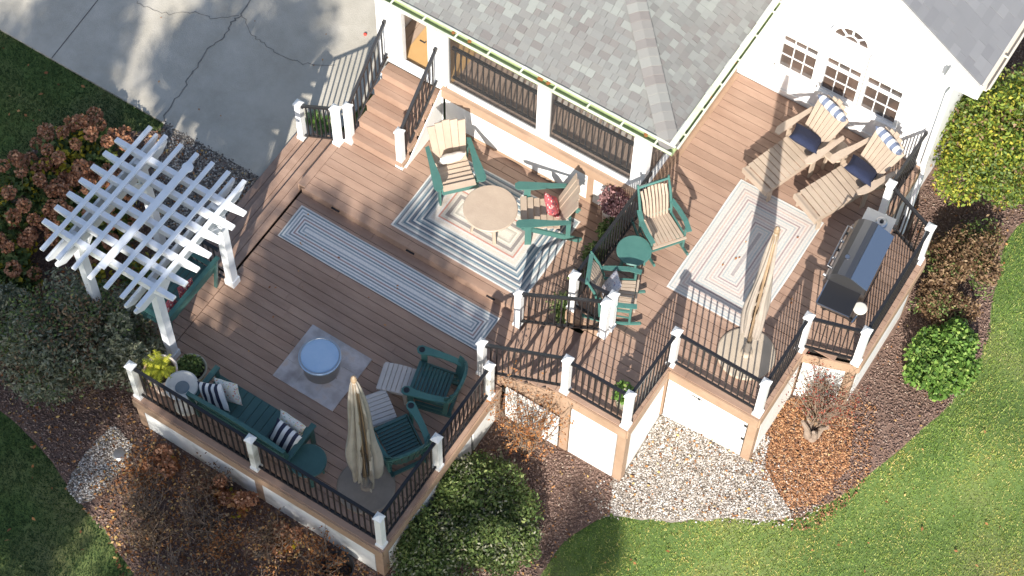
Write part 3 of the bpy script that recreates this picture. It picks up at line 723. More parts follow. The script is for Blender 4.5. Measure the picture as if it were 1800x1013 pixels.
for i in range(9):
    x = random.uniform(-10.5, -6.5) if i < 5 else OHX + .05; y = OHY - .05 if i < 5 else random.uniform(15, 17.6)
    MB().box((x, y, ZE + .045), (random.uniform(.03,.09), .045, .012), random.uniform(0, 3)).build('fallen_leaf', 'leaf_rust', None)
for o in [o for o in C.objects if o.name.startswith('fallen_leaf')]: o.parent = porch

# ------------------------------------------------------------------ white house with the gable
YG = 17.96; XC = -3.55
house = empty('white_house', (0, 0, 0), label='white gabled house with three lattice windows and a fan light', cat='house')
def rake(x): return 3.68 + .65 * (-3.22 - x)     # wall height under the rake
core = MB()
xs_ = [-7.4, -6.0, -5.0, -4.0, XC]
pts = [(-7.45, -1.0), (XC, -1.0), (XC, rake(XC) - .1), (-7.45, rake(-7.45) - .1)]
q = MB().prism(pts, 0, .1); q.v = [(a, YG + .02 + c, b) for a, b, c in q.v]; q.build('gable_wall', 'siding', house)
lap = MB(); z = Z2 + .12
while z < 6.0:
    # right end limited by the rake
    xr = XC if rake(XC) > z + .14 else -3.22 - (z + .14 - 3.68) / .65
    if z + .14 > rake(-6.9): break
    lap.add([(-6.83, YG + .018, z), (xr, YG + .018, z), (xr, YG - .001, z), (-6.83, YG - .001, z), (-6.83, YG + .016, z + .135), (xr, YG + .016, z + .135)],
            [(3, 2, 5, 4), (0, 1, 2, 3), (1, 5, 2), (0, 3, 4)]); z += .135
tag(lap.build('lap_siding', 'siding', house), kind='stuff')
piece('corner_board', house, 'white', (XC - .03, YG - .012, 1.6), (.12, .05, 4.2))
piece('base_trim', house, 'white', (-5.2, YG - .010, Z2 + .05), (3.25, .04, .12))
ew = MB().prism([(YG + .02, -.9), (27, -.9), (27, 3.62), (YG + .02, 3.62)], 0, .1); ew.v = [(XC - .1 + c, a, b) for a, b, c in ew.v]; ew.build('side_wall', 'siding', house)
piece('siding_joint', house, 'blind', (XC + .012, 21.5, 1.5), (.02, .05, 4.2))
# rake board and roof
def P3(x, y, z): return (x, y, z)
YR = YG - .30
rb = MB(); 
bar('rake_board', house, 'white', (-3.06, YR + .01, 3.66), (-7.3, YR + .01, 3.66 + .65*4.24), .03, .17, up=(0, 0, 1))
so_ = MB().add([(-3.08, YR, 3.60), (-3.08, YG, 3.60), (-7.3, YG, 3.60+.65*4.22), (-7.3, YR, 3.60+.65*4.22)], [(0, 3, 2, 1)]); so_.build('soffit', 'white', house)
hr = MB(); hr.add([(-3.05, YR - .02, 3.77), (-3.05, 27, 3.77), (-7.3, 27, 3.77 + .65*4.25), (-7.3, YR - .02, 3.77 + .65*4.25)], [(0, 1, 2, 3)])
hr.add([(-3.05, YR - .02, 3.74), (-3.05, 27, 3.74), (-7.3, 27, 3.74 + .65*4.25), (-7.3, YR - .02, 3.74 + .65*4.25)], [(3, 2, 1, 0)])
hroof = hr.build('roof', 'shingle2', house)
SQ = math.sqrt(1 + .65**2)
shingles(hroof, (-3.03, YR - .02, 3.77), (0, 1, 0), (-1, 0, .65), (.65, 0, 1), lambda v: 0, lambda v: 3.9, 1.75*SQ, 'shingle2', 'shingle2', wr=(.16, .34), ex=.145, limit=300)
gutter(house, (-3.03, YR, 3.76), (-3.03, 24, 3.76), (1, 0, 0), 'gutter2', 'gutter2', .10, .08, 1.3)
# eave return, downspouts
piece('eave_return', house, 'white', (-3.30, YG - .14, 3.50), (.55, .32, .16)); piece('eave_return', house, 'white', (-3.28, YG - .14, 3.39), (.42, .24, .08))
piece('frieze_board', house, 'white', (XC + .03, 19.9, 3.42), (.04, 3.8, .22)); piece('eave_soffit', house, 'white', (-3.3, 20, 3.60), (.5, 4.4, .02))
piece('corner_board', house, 'white', (XC + .012, YG + .08, 1.3), (.03, .13, 4.1))
MB().tube([(-3.02, YG + .02, 3.68), (-3.12, YG - .05, 3.5), (-3.44, YG - .10, 3.28), (-3.48, YG - .12, 3.0), (-3.48, YG - .12, 1.1), (-3.44, YG - .16, .9), (-3.30, YG - .9, .42), (-3.28, YG - 1.3, .36)], .042, 4).build('downspout', 'white', house)
def window(x0, x1, z0, z1, zbl, label=None):
    w = empty('window', (0, 0, 0)); w.parent = house; yf = YG - .055; cx = (x0+x1)/2
    for a, b, c, d in ((x0-.05, x0, z0-.05, z1+.06), (x1, x1+.05, z0-.05, z1+.06)): piece('window_frame', w, 'white', ((a+b)/2, yf + .02, (c+d)/2), (b-a, .075, d-c))
    piece('window_frame', w, 'white', (cx, yf + .02, z1 + .03), (x1-x0, .07, .06)); piece('window_sill', w, 'white', (cx, yf, z0 - .035), (x1-x0+.12, .11, .035))
    zm = (z0 + z1)/2 + .02
    piece('meeting_rail', w, 'white', (cx, yf + .015, zm), (x1-x0, .05, .05)); piece('bottom_rail', w, 'white', (cx, yf + .015, z0 + .0), (x1-x0, .05, .035))
    n = 3; W_ = (x1-x0)/n
    for i in range(n + 1):
        if 0 < i < n: piece('muntin', w, 'white', (x0 + i*W_, yf + .022, (z0+z1)/2), (.014, .022, z1 - z0))
    for (a, b) in ((z0 + .015, zm - .025), (zm + .025, z1)):
        piece('muntin', w, 'white', (cx, yf + .023, (a+b)/2), (x1-x0, .018, .014))
        for i in range(n):
            for c, d in ((a, (a+b)/2 - .009), ((a+b)/2 + .009, b)):
                zz0, zz1 = c, d
                if zz0 >= zbl: piece('blind', w, 'blind', (x0 + (i+.5)*W_, yf + .03, (zz0+zz1)/2), (W_ - .012, .01, zz1-zz0))
                elif zz1 > zbl:
                    piece('blind', w, 'blind', (x0 + (i+.5)*W_, yf + .03, (zbl+zz1)/2), (W_ - .012, .01, zz1-zbl)); piece('pane', w, 'glass', (x0 + (i+.5)*W_, yf + .032, (zz0+zbl)/2), (W_ - .012, .01, zbl-zz0))
                else: piece('pane', w, 'glass', (x0 + (i+.5)*W_, yf + .032, (zz0+zz1)/2), (W_ - .012, .01, zz1-zz0))
window(-6.12, -5.55, 1.62, 2.82, 2.36); window(-5.38, -4.82, 1.60, 2.82, 2.36); window(-4.70, -4.13, 1.60, 2.82, 2.38)
fan = empty('fan_light', (-5.10, YG - .04, 2.98)); fan.parent = house
def arc(r0, r1, a0, a1, n=10):
    p = [(r1*math.cos(a0+(a1-a0)*i/n), r1*math.sin(a0+(a1-a0)*i/n)) for i in range(n+1)]
    return p + [(r0*math.cos(a1-(a1-a0)*i/n), r0*math.sin(a1-(a1-a0)*i/n)) for i in range(n+1)]
def vprism(poly, y0, y1): q = MB().prism(poly, 0, 1); q.v = [(a, y0 + (y1-y0)*c, b) for a, b, c in q.v]; return q
for i in range(4):
    a0 = math.pi*i/4 + .05; a1 = math.pi*(i+1)/4 - .05; vprism(arc(.13, .28, a0, a1), .0, .012).build('pane', 'glass', fan)
vprism(arc(.001, .11, .06, math.pi-.06), 0, .012).build('pane', 'glass', fan)
vprism(arc(.28, .35, 0, math.pi, 16), -.03, .03).build('window_frame', 'white', fan); vprism(arc(.11, .13, 0, math.pi), -.015, .02).build('muntin', 'white', fan)
for i in range(1, 4):
    a = math.pi*i/4; bar('muntin', fan, 'white', (.12*math.cos(a), 0, .12*math.sin(a)), (.29*math.cos(a), 0, .29*math.sin(a)), .03, .022, up=(0, 1, 0))
piece('window_frame', fan, 'white', (0, 0, -.01), (.66, .05, .04))

# ------------------------------------------------------------------ arbor
arb = empty('pergola', (0, 0, 0), label='white garden arbor with crossing rafters over the deck entry', cat='arbor')
def taper_board(name, parent, m, a, b, w, h, cut=.16, notch=.35):
    """board whose lower ends are cut back in a slope; a,b top centreline"""
    a = Vector(a); b = Vector(b); d = (b - a).normalized(); s = Vector((-d.y, d.x, 0)) * w/2; L = (b - a).length
    prof = [(0, 0), (L, 0), (L, -h*notch), (L - cut, -h), (cut, -h), (0, -h*notch)]
    v = [a + d*p + Vector((0,0,q)) - s for p, q in prof] + [a + d*p + Vector((0,0,q)) + s for p, q in prof]; n = 6
    return MB().add(v, [tuple(range(n)), tuple(range(n, 2*n))[::-1]] + [(i, n+i, n+(i+1) % n, (i+1) % n) for i in range(n)]).build(name, m, parent)
for x, zb in ((-11.55, 0), (-12.95, None)):
    for y in (10.86, 9.36):
        z0 = 0 if zb == 0 else g1(x, y) - .05
        piece('post', arb, 'pergola', (x, y, (z0 + 2.2)/2), (.13, .13, 2.2 - z0)); piece('post_base', arb, 'pergola', (x, y, z0 + .07), (.17, .17, .14))
        for s in ((1,) if y < 10 else (-1,)):
            bar('brace', arb, 'pergola', (x, y + s*.05, 1.62), (x, y + s*.42, 2.04), .045, .09)
    for dx in (-.085, .085): taper_board('beam', arb, 'pergola', (x + dx, 8.84, 2.22), (x + dx, 11.38, 2.22), .04, .18)
for y in [9.26 + .276*i for i in range(7)]:
    taper_board('rafter', arb, 'pergola', (-13.40, y, 2.365), (-11.07, y, 2.365), .082, .14, .34, .3)
for i in range(7):
    piece('batten', arb, 'pergola', (-13.09 + .2835*i, 10.10, 2.39), (.066, 2.50, .035))
piece('centre_board', arb, 'pergola', (-12.20, 10.08, 2.425), (.115, 2.02, .03)); 
MB().lathe([(0,0),(.085,0),(.085,.03),(0,.045)], 16, (-12.20, 11.07, 2.40)).build('end_cap', 'pergola', arb)

# ------------------------------------------------------------------ furniture builders (front faces local +x)
def slat_run(t, name, m, pts, wy, thick, rise=0.0):
    pass
def adirondack(loc, face, seat_m, frame_m, label, group, cups=False, slatgap=.012, nback=5, tall=0.0, ob=False):
    t = empty('adirondack_chair', loc, face, label, 'chair', group)
    def z(v): return v + tall
    n = 6
    for i in range(n):      # seat slats from front to back, slightly curved
        u = i/(n-1); x = .33 - .50*u; zz = z(.385 - .10*u - .02*math.sin(u*3.1))
        piece('seat_slat', t, seat_m, (x, 0, zz), (.098, .52, .02), ry=.20)
    b0 = Vector((-.20, 0, z(.27))); b1 = Vector((-.50, 0, z(1.0)))
    for i in range(nback):  # fanned back slats
        k = i - (nback-1)/2; w0 = .098; w1 = .122
        top = 1.0 - .016*abs(k)**1.6
        a = b0 + Vector((0, k*w0, 0)); b = b0.lerp(b1, top) + Vector((0, k*w1, 0))
        a2 = w0/2 - .0025; b2 = w1/2 - .0025; d = (b - a).normalized(); nrm = Vector((0, 1, 0)).cross(d).normalized() * .01
        v = [a + Vector((0,-a2,0)), a + Vector((0,a2,0)), b + Vector((0,b2,0)), b + Vector((0,-b2,0))]
        curve = Vector((.018*abs(k), 0, 0)); v = [q + curve*.6 for q in v]
        vv = [q + nrm for q in v] + [q - nrm for q in v]
        MB().add(vv, [(0,1,2,3),(7,6,5,4),(0,4,5,1),(1,5,6,2),(2,6,7,3),(3,7,4,0)]).build('back_slat', seat_m, t)
    bar('back_brace', t, frame_m, (-.36, -.27, z(.56)), (-.36, .27, z(.56)), .03, .07); bar('back_brace', t, frame_m, (-.46, -.24, z(.82)), (-.46, .24, z(.82)), .025, .06)
    for s in (-1, 1):
        poly = [(.42,-.055),(.46,-.02),(.46,.05),(.40,.085),(.22,.075),(-.05,.05),(-.36,.035),(-.38,-.03),(-.05,-.04),(.2,-.065)]
        pl = [(x, s*(.33 + y)) for x, y in poly]; 
        if s < 0: pl = pl[::-1]
        ar = MB().prism(pl, z(.555), z(.58)).build('armrest', frame_m, t)
        if cups: MB().lathe([(0, .0), (.042, .0), (.042, .004), (.034, .004), (.034, .001), (0, .001)], 16, (.36, s*.35, z(.581))).build('cup_holder', 'black', ar)
        bar('front_leg', t, frame_m, (.27, s*.30, 0), (.27, s*.30, z(.555)), .10, .028, up=(0, 1, 0))
        bar('rear_leg', t, frame_m, (.34, s*.265, z(.33)), (-.55, s*.265, .03), .028, .11)
        bar('arm_support', t, frame_m, (-.34, s*.29, .16), (-.34, s*.31, z(.555)), .07, .025, up=(0, 1, 0))
    piece('apron', t, frame_m, (.37, 0, z(.33)), (.022, .54, .09))
    if cups: t.scale = (.80, .86, .95)
    return t
def rocker(loc, face, label, group):
    t = empty('rocking_chair', loc, face, label, 'chair', group); g = 'green'
    for i in range(8):
        k = i - 3.5; x0 = .26; pts = []
        MB().bar((.27, k*.062, .43), (-.20, k*.052, .39), .048, .018).build('seat_slat', 'tan', t)
        pts = [(-.20, k*.050, .38), (-.24, k*.052, .58), (-.30, k*.054, .78), (-.40, k*.055, 1.0 - .006*k*k)]
        q = MB()
        for a, b in zip(pts[:-1], pts[1:]): q.bar(a, b, .036, .014, up=(1, 0, 0))
        q.build('back_slat', 'tan', t)
    piece('seat_front', t, 'tan', (.30, 0, .42), (.03, .54, .03))
    for s in (-1, 1):
        MB().tube([(-.19, s*.25, .12), (-.22, s*.25, .5), (-.31, s*.25, .8), (-.43, s*.245, 1.08)], [.02, .022, .022, .016], 8).build('back_post', g, t)
        MB().tube([(.25, s*.27, .08), (.25, s*.27, .60)], .02, 8).build('front_leg', g, t)
        pa = [(.33, s*.29, .625), (.15, s*.31, .635), (-.08, s*.30, .615), (-.27, s*.26, .63)]
        q = MB()
        for a, b in zip(pa[:-1], pa[1:]): q.bar(a, b, .075, .022)
        q.build('armrest', g, t)
        q = MB(); pr = [(.42 - .88*i/10, s*.27, .02 + .10*((i-5)/5)**2) for i in range(11)]
        for a, b in zip(pr[:-1], pr[1:]): q.bar(a, b, .03, .045)
        q.build('rocker_rail', g, t)
        bar('side_rail', t, g, (.25, s*.265, .40), (-.2, s*.25, .37), .028, .05)
        bar('side_stretcher', t, g, (.25, s*.265, .22), (-.2, s*.25, .22), .02, .02)
    bar('head_rail', t, g, (-.42, -.25, 1.02), (-.42, .25, 1.02), .03, .06, up=(1, 0, 1)); bar('back_rail', t, g, (-.235, -.25, .45), (-.235, .25, .45), .025, .05, up=(1, 0, 1))
    bar('stretcher', t, g, (.25, -.27, .25), (.25, .27, .25), .022, .03)
    return t
def pillow_mesh(name, w, h, t, m, n=14):
    v = []; f = []
    for sgn in (1, -1):
        for i in range(n+1):
            for j in range(n+1):
                u = 2*i/n - 1; q = 2*j/n - 1
                pin = 1 - .09*(u*u)*(1 - abs(q)) - .09*(q*q)*(1-abs(u)) ; k = ((1 - u**4)*(1 - q**4))**.55
                pu = u*(1 - .10*(1 - abs(q)**2)*abs(u)); pq = q*(1 - .10*(1-abs(u)**2)*abs(q))
                wr = 1 + .06*math.sin(5*u + 2*q) + .05*math.sin(7*q - 3*u)
                v.append((pu*w/2, pq*h/2, sgn*t/2*k*wr))
        o = 0 if sgn == 1 else (n+1)**2
        for i in range(n):
            for j in range(n):
                a = o + i*(n+1) + j; q = (a, a+n+1, a+n+2, a+1); f.append(q if sgn == 1 else q[::-1])
    me = bpy.data.meshes.new(name); me.from_pydata(v, [], f); me.materials.append(MAT[m]); me.polygons.foreach_set('use_smooth', [True]*len(f)); return me
def pattern(name, kind, cols, n=7, axis=0, scale=9):
    m = bpy.data.materials.new(name); m.use_nodes = True; nt = m.node_tree; N = nt.nodes; L = nt.links; b = N['Principled BSDF']; b.inputs['Roughness'].default_value = .85
    tc = N.new('ShaderNodeTexCoord'); rp = N.new('ShaderNodeValToRGB'); rp.color_ramp.interpolation = 'CONSTANT'; els = rp.color_ramp.elements
    if kind == 'stripe':
        sx = N.new('ShaderNodeSeparateXYZ'); L.new(tc.outputs['Generated'], sx.inputs[0]); L.new(sx.outputs[axis], rp.inputs[0])
        for i in range(n):
            e = els[i] if i < 2 else els.new(i/n)
            e.position = i/n; e.color = (*cols[i % 2], 1)
    else:
        vo = N.new('ShaderNodeTexVoronoi'); vo.inputs['Scale'].default_value = scale; L.new(tc.outputs['Generated'], vo.inputs['Vector'])
        sx = N.new('ShaderNodeSeparateColor'); L.new(vo.outputs['Color'], sx.inputs[0]); 
        mx = N.new('ShaderNodeMath'); mx.operation = 'MULTIPLY'; gt = N.new('ShaderNodeMath'); gt.operation = 'LESS_THAN'; gt.inputs[1].default_value = .42
        L.new(vo.outputs['Distance'], gt.inputs[0]); L.new(sx.outputs[0], mx.inputs[0]); L.new(gt.outputs[0], mx.inputs[1]); L.new(mx.outputs[0], rp.inputs[0])
        for i, (p, c) in enumerate(cols):
            e = els[i] if i < 2 else els.new(p)
            e.position = p; e.color = (*c, 1)
    L.new(rp.outputs[0], b.inputs['Base Color']); MAT[name] = m
pattern('stripe_navy', 'stripe', [(.66, .66, .66), (.018, .022, .05)], n=8)
pattern('stripe_head', 'stripe', [(.13, .16, .24), (.72, .72, .72)], n=9)
pattern('floral', 'cells', [(0, (.66, .65, .60)), (.40, (.55, .16, .13)), (.55, (.60, .56, .22)), (.68, (.22, .38, .30)), (.8, (.62, .33, .20)), (.9, (.66, .65, .60))], scale=11)
pattern('floral_red', 'cells', [(0, (.42, .085, .095)), (.45, (.70, .58, .52)), (.62, (.05, .06, .12)), (.75, (.60, .20, .16)), (.9, (.42, .085, .095))], scale=9)
pattern('floral_blue', 'cells', [(0, (.50, .49, .52)), (.4, (.16, .18, .30)), (.55, (.40, .20, .18)), (.7, (.62, .60, .60)), (.85, (.25, .27, .40))], scale=14)
def cushion(w, h, t, m, loc, rot, label, cat='cushion', group=None, name='cushion'):
    me = pillow_mesh(name, w, h, t, m); o = link(name, me); o.rotation_mode = 'XYZ'; o.location = loc; o.rotation_euler = rot
    return tag(o, label, cat, group)
def chaise(loc, face, label, group):
    t = empty('chaise_lounge', loc, face, label, 'lounger', group); m = 'tan'
    n = 11                       # long leg platform then seat; curved
    xs = [.98 - .098*i for i in range(12)]
    for i, x in enumerate(xs):
        u = i/11; zz = .36 + .07*math.sin(min(1, u*1.3)*math.pi*.5) + (.03*math.sin((u-.55)/.45*math.pi) if u > .55 else 0) - (0.06 if u > .9 else 0)
        if u < .08: zz -= .015
        piece('leg_slat', t, m, (x, 0, zz), (.086, .60, .02), ry=-.06 + .1*u)
    for s in (-1, 1):
        bar('side_rail', t, m, (1.0, s*.27, .31), (-.12, s*.27, .37), .03, .09)
        bar('front_leg', t, m, (.92, s*.27, 0), (.92, s*.27, .30), .07, .03, up=(0, 1, 0))
        bar('middle_leg', t, m, (.10, s*.32, 0), (.10, s*.32, .64), .085, .03, up=(0, 1, 0))
        bar('rear_leg', t, m, (-.1, s*.27, .34), (-.62, s*.27, .03), .03, .10)
        poly = [(.34,-.05),(.36,.03),(.27,.085),(.10,.09),(-.12,.06),(-.42,.045),(-.45,-.02),(-.12,-.03),(.12,-.05)]
        pl = [(x, s*(.36 + y)) for x, y in poly]
        if s < 0: pl = pl[::-1]
        MB().prism(pl, .645, .67).build('armrest', m, t)
        bar('arm_support', t, m, (-.34, s*.32, .17), (-.36, s*.34, .645), .06, .025, up=(0, 1, 0))
    b0 = Vector((-.12, 0, .38)); b1 = Vector((-.60, 0, 1.10)); nb = 7
    for i in range(nb):
        k = i - 3; w0 = .068; w1 = .098; top = 1.0 - .022*abs(k)**1.7
        a = b0 + Vector((0, k*w0, 0)); b = b0.lerp(b1, top) + Vector((0, k*w1, 0)); d = (b-a).normalized(); nr = Vector((0,1,0)).cross(d).normalized()*.01
        v = [a+Vector((0,-w0/2+.004,0)), a+Vector((0,w0/2-.004,0)), b+Vector((0,w1/2-.004,0)), b+Vector((0,-w1/2+.004,0))]
        v = [q + Vector((.012*abs(k),0,0)) for q in v]
        MB().add([q+nr for q in v]+[q-nr for q in v], [(0,1,2,3),(7,6,5,4),(0,4,5,1),(1,5,6,2),(2,6,7,3),(3,7,4,0)]).build('back_slat', m, t)
    bar('back_brace', t, m, (-.33, -.28, .66), (-.33, .28, .66), .03, .07); bar('back_brace', t, m, (-.52, -.28, .94), (-.52, .28, .94), .03, .07)
    piece('foot_board', t, m, (1.03, 0, .325), (.03, .60, .11)); t.scale = (.98, .92, 1)
    return t
def round_table(name, loc, r, h, m, label, legs=4, thick=.03, edge=None):
    t = empty(name, loc, label=label, cat='table')
    MB().lathe([(0, h-thick), (r-.01, h-thick), (r, h-thick*.7), (r, h-thick*.3), (r-.012, h), (0, h)], 48).build('table_top', m, t, smooth=False)
    for i in range(legs):
        a = math.pi/4 + i*2*math.pi/legs; d = Vector((math.cos(a), math.sin(a), 0))
        bar('leg', t, m, d*r*.72, d*r*.5 + Vector((0,0,h-thick)), .05, .03)
    MB().lathe([(r*.55, h-thick-.06), (r*.55, h-thick-.002), (r*.50, h-thick-.002), (r*.50, h-thick-.06), (r*.55, h-thick-.06)], 24, cap=False).build('apron', m, t)
    return t
DG = 'green'
adirondack((-9.62, 14.10, Z1 + .008), R(-42), 'tan', 'green', 'tall tan slatted chair with green arms and a cream cushion', None, tall=.10)
adirondack((-8.02, 14.22, Z1 + .008), R(214), 'tan', 'green', 'tan slatted chair with green arms and a red floral cushion', None, tall=.10)
rocker((-6.22, 14.56, Z2), R(-36), 'green framed rocking chair with tan slats beyond the oval green table', 'green rocking chairs with tan slats')
rocker((-6.20, 13.22, Z2), R(24), 'green framed rocking chair holding a blue floral cushion', 'green rocking chairs with tan slats')
def club_chair(loc, face, label):
    t = empty('club_chair', loc, face, label, 'chair', 'green chairs by the fire pit')
    for i in range(10):
        u = i/9; piece('seat_slat', t, 'darkgreen', (.29 - .055*i, 0, .41 - .07*u + .02*abs(u-.5)), (.047, .50 - .03*u, .02), ry=.12)
    for i in range(9):
        a = (i - 4)/4*1.15; c = Vector((-.20 - .15*math.cos(a), .31*math.sin(a), .36)); d = Vector((-math.cos(a)*.13, math.sin(a)*.05, .52 - .07*abs(i-4)/4*1.6))
        bar('back_slat', t, 'darkgreen', c, c + d, .016, .082, up=(-math.sin(a)*.4, math.cos(a), 0) if False else (0, 0, 1)).matrix_local = Matrix.Translation(c + d/2) @ Matrix.Rotation(-a, 4, 'Z') @ Matrix.Rotation(-.24, 4, 'Y') @ Matrix.Diagonal((.016, .078, d.length, 1))
    rr = MB()
    for i in range(10):
        a0 = (i - 5)/5*1.25; a1 = (i - 4)/5*1.25
        f = lambda a: Vector((-.27 - .19*math.cos(a), .37*math.sin(a), .84 - .20*(a/1.25)**2))
        rr.bar(f(a0), f(a1) + (f(a1) - f(a0))*.12, .045, .03)
    rr.build('top_rail', 'green', t)
    for s_ in (-1, 1):
        pl = [(.30,-.07),(.36,-.05),(.39,0),(.38,.05),(.33,.08),(.15,.07),(-.10,.055),(-.33,.02),(-.40,-.04),(-.36,-.09),(-.22,-.055),(0,-.035),(.18,-.045)]
        pl = [(x, s_*(.345 + y)) for x, y in pl]
        if s_ < 0: pl = pl[::-1]
        ar = MB().prism(pl, .60, .632).build('armrest', 'green', t, bevel=.004)
        MB().lathe([(.046,0),(.046,.006),(.036,.006),(.034,.001),(0,.001)], 18, (.31, s_*.35, .632), cap=False).build('cup_holder', 'black', ar)
        bar('front_leg', t, 'green', (.27, s_*.32, .12), (.27, s_*.33, .60), .09, .028, up=(0, 1, 0)); bar('rear_leg', t, 'green', (-.25, s_*.30, .12), (-.30, s_*.33, .60), .07, .028, up=(0, 1, 0))
        bar('side_rail', t, 'darkgreen', (.32, s_*.28, .35), (-.28, s_*.27, .29), .028, .09)
        bar('base_rail', t, 'darkgreen', (.30, s_*.27, .025), (-.34, s_*.27, .025), .05, .05); bar('base_rail', t, 'darkgreen', (.22, s_*.27, .14), (-.26, s_*.27, .14), .04, .05)
    piece('apron', t, 'green', (.315, 0, .36), (.022, .56, .10)); piece('cross_rail', t, 'darkgreen', (-.30, 0, .03), (.05, .56, .04))
    return t
club_chair((-7.88, 10.95, 0), R(195), 'dark green slatted club chair with cup holders, next to the straight ottoman')
club_chair((-7.80, 9.90, 0), R(150), 'dark green slatted club chair with cup holders, right of the closed umbrella')
round_table('round_table', (-8.72, 13.75, Z1 + .008), .42, .58, 'tan', 'round tan table between two chairs on the left rug', thick=.035)
round_table('side_table', (-6.34, 13.96, Z2), .26, .48, 'green', 'round teal side table between the rocking chairs')
round_table('side_table', (-8.68, 8.88, 0), .27, .50, 'darkgreen', 'round dark teal side table at the end of the green bench')
round_table('side_table', (-4.68, 17.17, Z2), .21, .45, 'tan', 'small round tan side table between the two loungers')
def ottoman(loc, face, label):
    t = empty('ottoman', loc, face, label, 'ottoman', 'grey slatted ottomans by the fire pit')
    for i in range(7):
        x = .21 - .07*i; piece('top_slat', t, 'grey_slat', (x, 0, .36 - .35*x*x*1.4), (.062, .46, .02), ry=x*.9)
    for s in (-1, 1):
        bar('side_rail', t, 'grey_slat', (.24, s*.20, .30), (-.24, s*.20, .30), .025, .07)
        for x in (-.19, .19): bar('leg', t, 'grey_slat', (x, s*.20, 0), (x*.9, s*.20, .30), .06, .03, up=(0, 1, 0))
    for x in (-.25, .25): piece('end_rail', t, 'grey_slat', (x, 0, .29), (.02, .42, .07))
    return t
ottoman((-8.40, 10.72, 0), R(18), 'grey slatted ottoman standing in the open beside the slate tiles')
ottoman((-8.38, 10.16, 0), R(-35), 'grey slatted ottoman partly hidden by the closed umbrella')
c1 = chaise((-5.12, 17.02, Z2), R(250), 'left tan slatted lounger with a striped head pillow by the windows', 'tan slatted loungers')
c2 = chaise((-4.17, 16.98, Z2), R(245), 'right tan slatted lounger with a striped head pillow near the corner railing', 'tan slatted loungers')
def on(t, l):
    bpy.context.view_layer.update() if False else None
    a = t.rotation_euler[2]; return (t.location.x + l[0]*math.cos(a) - l[1]*math.sin(a), t.location.y + l[0]*math.sin(a) + l[1]*math.cos(a), t.location.z + l[2])
def on_cushion(t, l, w, h, th, m, lean, spin, label, group=None):
    o = cushion(w, h, th, m, (0, 0, 0), (0, 0, 0), label, group=group)
    M = Matrix.Translation(on(t, l)) @ Matrix.Rotation(t.rotation_euler[2], 4, 'Z') @ Matrix.Rotation(lean, 4, 'Y') @ Matrix.Rotation(spin, 4, 'Z')
    o.matrix_world = M; return o
for t, who in ((c1, 'left'), (c2, 'right')):
    on_cushion(t, (-.44, 0, 1.01), .24, .60, .15, 'stripe_head', R(-57) + math.pi, 0, 'navy and white striped head pillow on the %s lounger' % who)
    on_cushion(t, (.02, 0 if who == 'left' else .03, .62), .50, .50, .14, 'navy', R(-30), .45, 'plain navy cushion on the %s lounger' % who)
MAT['stripe_head'].node_tree.nodes['Separate XYZ'].outputs
for l in list(MAT['stripe_head'].node_tree.links):
    if l.from_node.type == 'SEPXYZ':
        sx = l.from_node; MAT['stripe_head'].node_tree.links.new(sx.outputs[1], l.to_socket); break
ch = [o for o in C.objects if o.name.startswith('adirondack_chair') and o.parent is None]
on_cushion(ch[0], (-.12, 0, .60), .40, .42, .13, 'cream', R(-66), 0, 'plain cream cushion on the tall tan chair')
on_cushion(ch[1], (-.10, -.03, .58), .36, .38, .13, 'floral_red', R(-60), .3, 'red floral cushion on the tan and green chair')
rk = [o for o in C.objects if o.name.startswith('rocking_chair')]
on_cushion(rk[1], (-.08, -.03, .62), .42, .40, .14, 'floral_blue', R(-58), .5, 'blue and grey floral cushion on the lower rocking chair')

# green bench along the railing
sofa = empty('garden_bench', (-9.76, 9.02, 0), R(90), 'dark green slatted bench with four cushions along the railing', 'bench')
for i in range(13):
    y = -.78 + i*.13; piece('seat_slat', sofa, 'darkgreen', (.03, y, .40), (.56, .122, .022))
for i in range(15):
    k = i - 7; top = .90 + .07*math.cos(k/7*math.pi*.5) ; bar('back_slat', sofa, 'darkgreen', (-.22, k*.115, .40), (-.35, k*.117, top), .095, .018, up=(1, 0, 0))
q = MB(); pr = [(-.36 , -.86 + 1.72*i/12, .90 + .085*math.sin(math.pi*i/12)) for i in range(13)]
for a, b in zip(pr[:-1], pr[1:]): q.bar(a, b, .06, .035)
q.build('top_rail', 'darkgreen', sofa)
for s in (-1, 1):
    bar('armrest', sofa, 'darkgreen', (.33, s*.86, .62), (-.34, s*.86, .62), .085, .03); bar('arm_front', sofa, 'darkgreen', (.27, s*.85, 0), (.27, s*.85, .61), .07, .035, up=(0, 1, 0))
    bar('rear_leg', sofa, 'darkgreen', (-.25, s*.84, 0), (-.36, s*.84, .93), .06, .035, up=(0, 1, 0)); bar('side_rail', sofa, 'darkgreen', (.3, s*.83, .36), (-.26, s*.83, .36), .03, .06)
piece('front_rail', sofa, 'darkgreen', (.31, 0, .35), (.025, 1.7, .08)); piece('rear_rail', sofa, 'darkgreen', (-.24, 0, .35), (.025, 1.66, .08))
on_cushion(sofa, (-.10, .62, .63), .46, .48, .15, 'stripe_navy', R(-68), R(90) + .5, 'navy striped cushion at the bird bath end of the bench')
on_cushion(sofa, (.09, .50, .60), .40, .44, .12, 'floral', R(-72), .35, 'white floral cushion at the bird bath end of the bench')
on_cushion(sofa, (-.06, -.62, .61), .46, .48, .15, 'stripe_navy', R(-68), R(90) - .2, 'navy striped cushion at the round table end of the bench')
on_cushion(sofa, (.15, -.58, .58), .38, .46, .12, 'floral', R(-74), -.1, 'white floral cushion at the round table end of the bench')
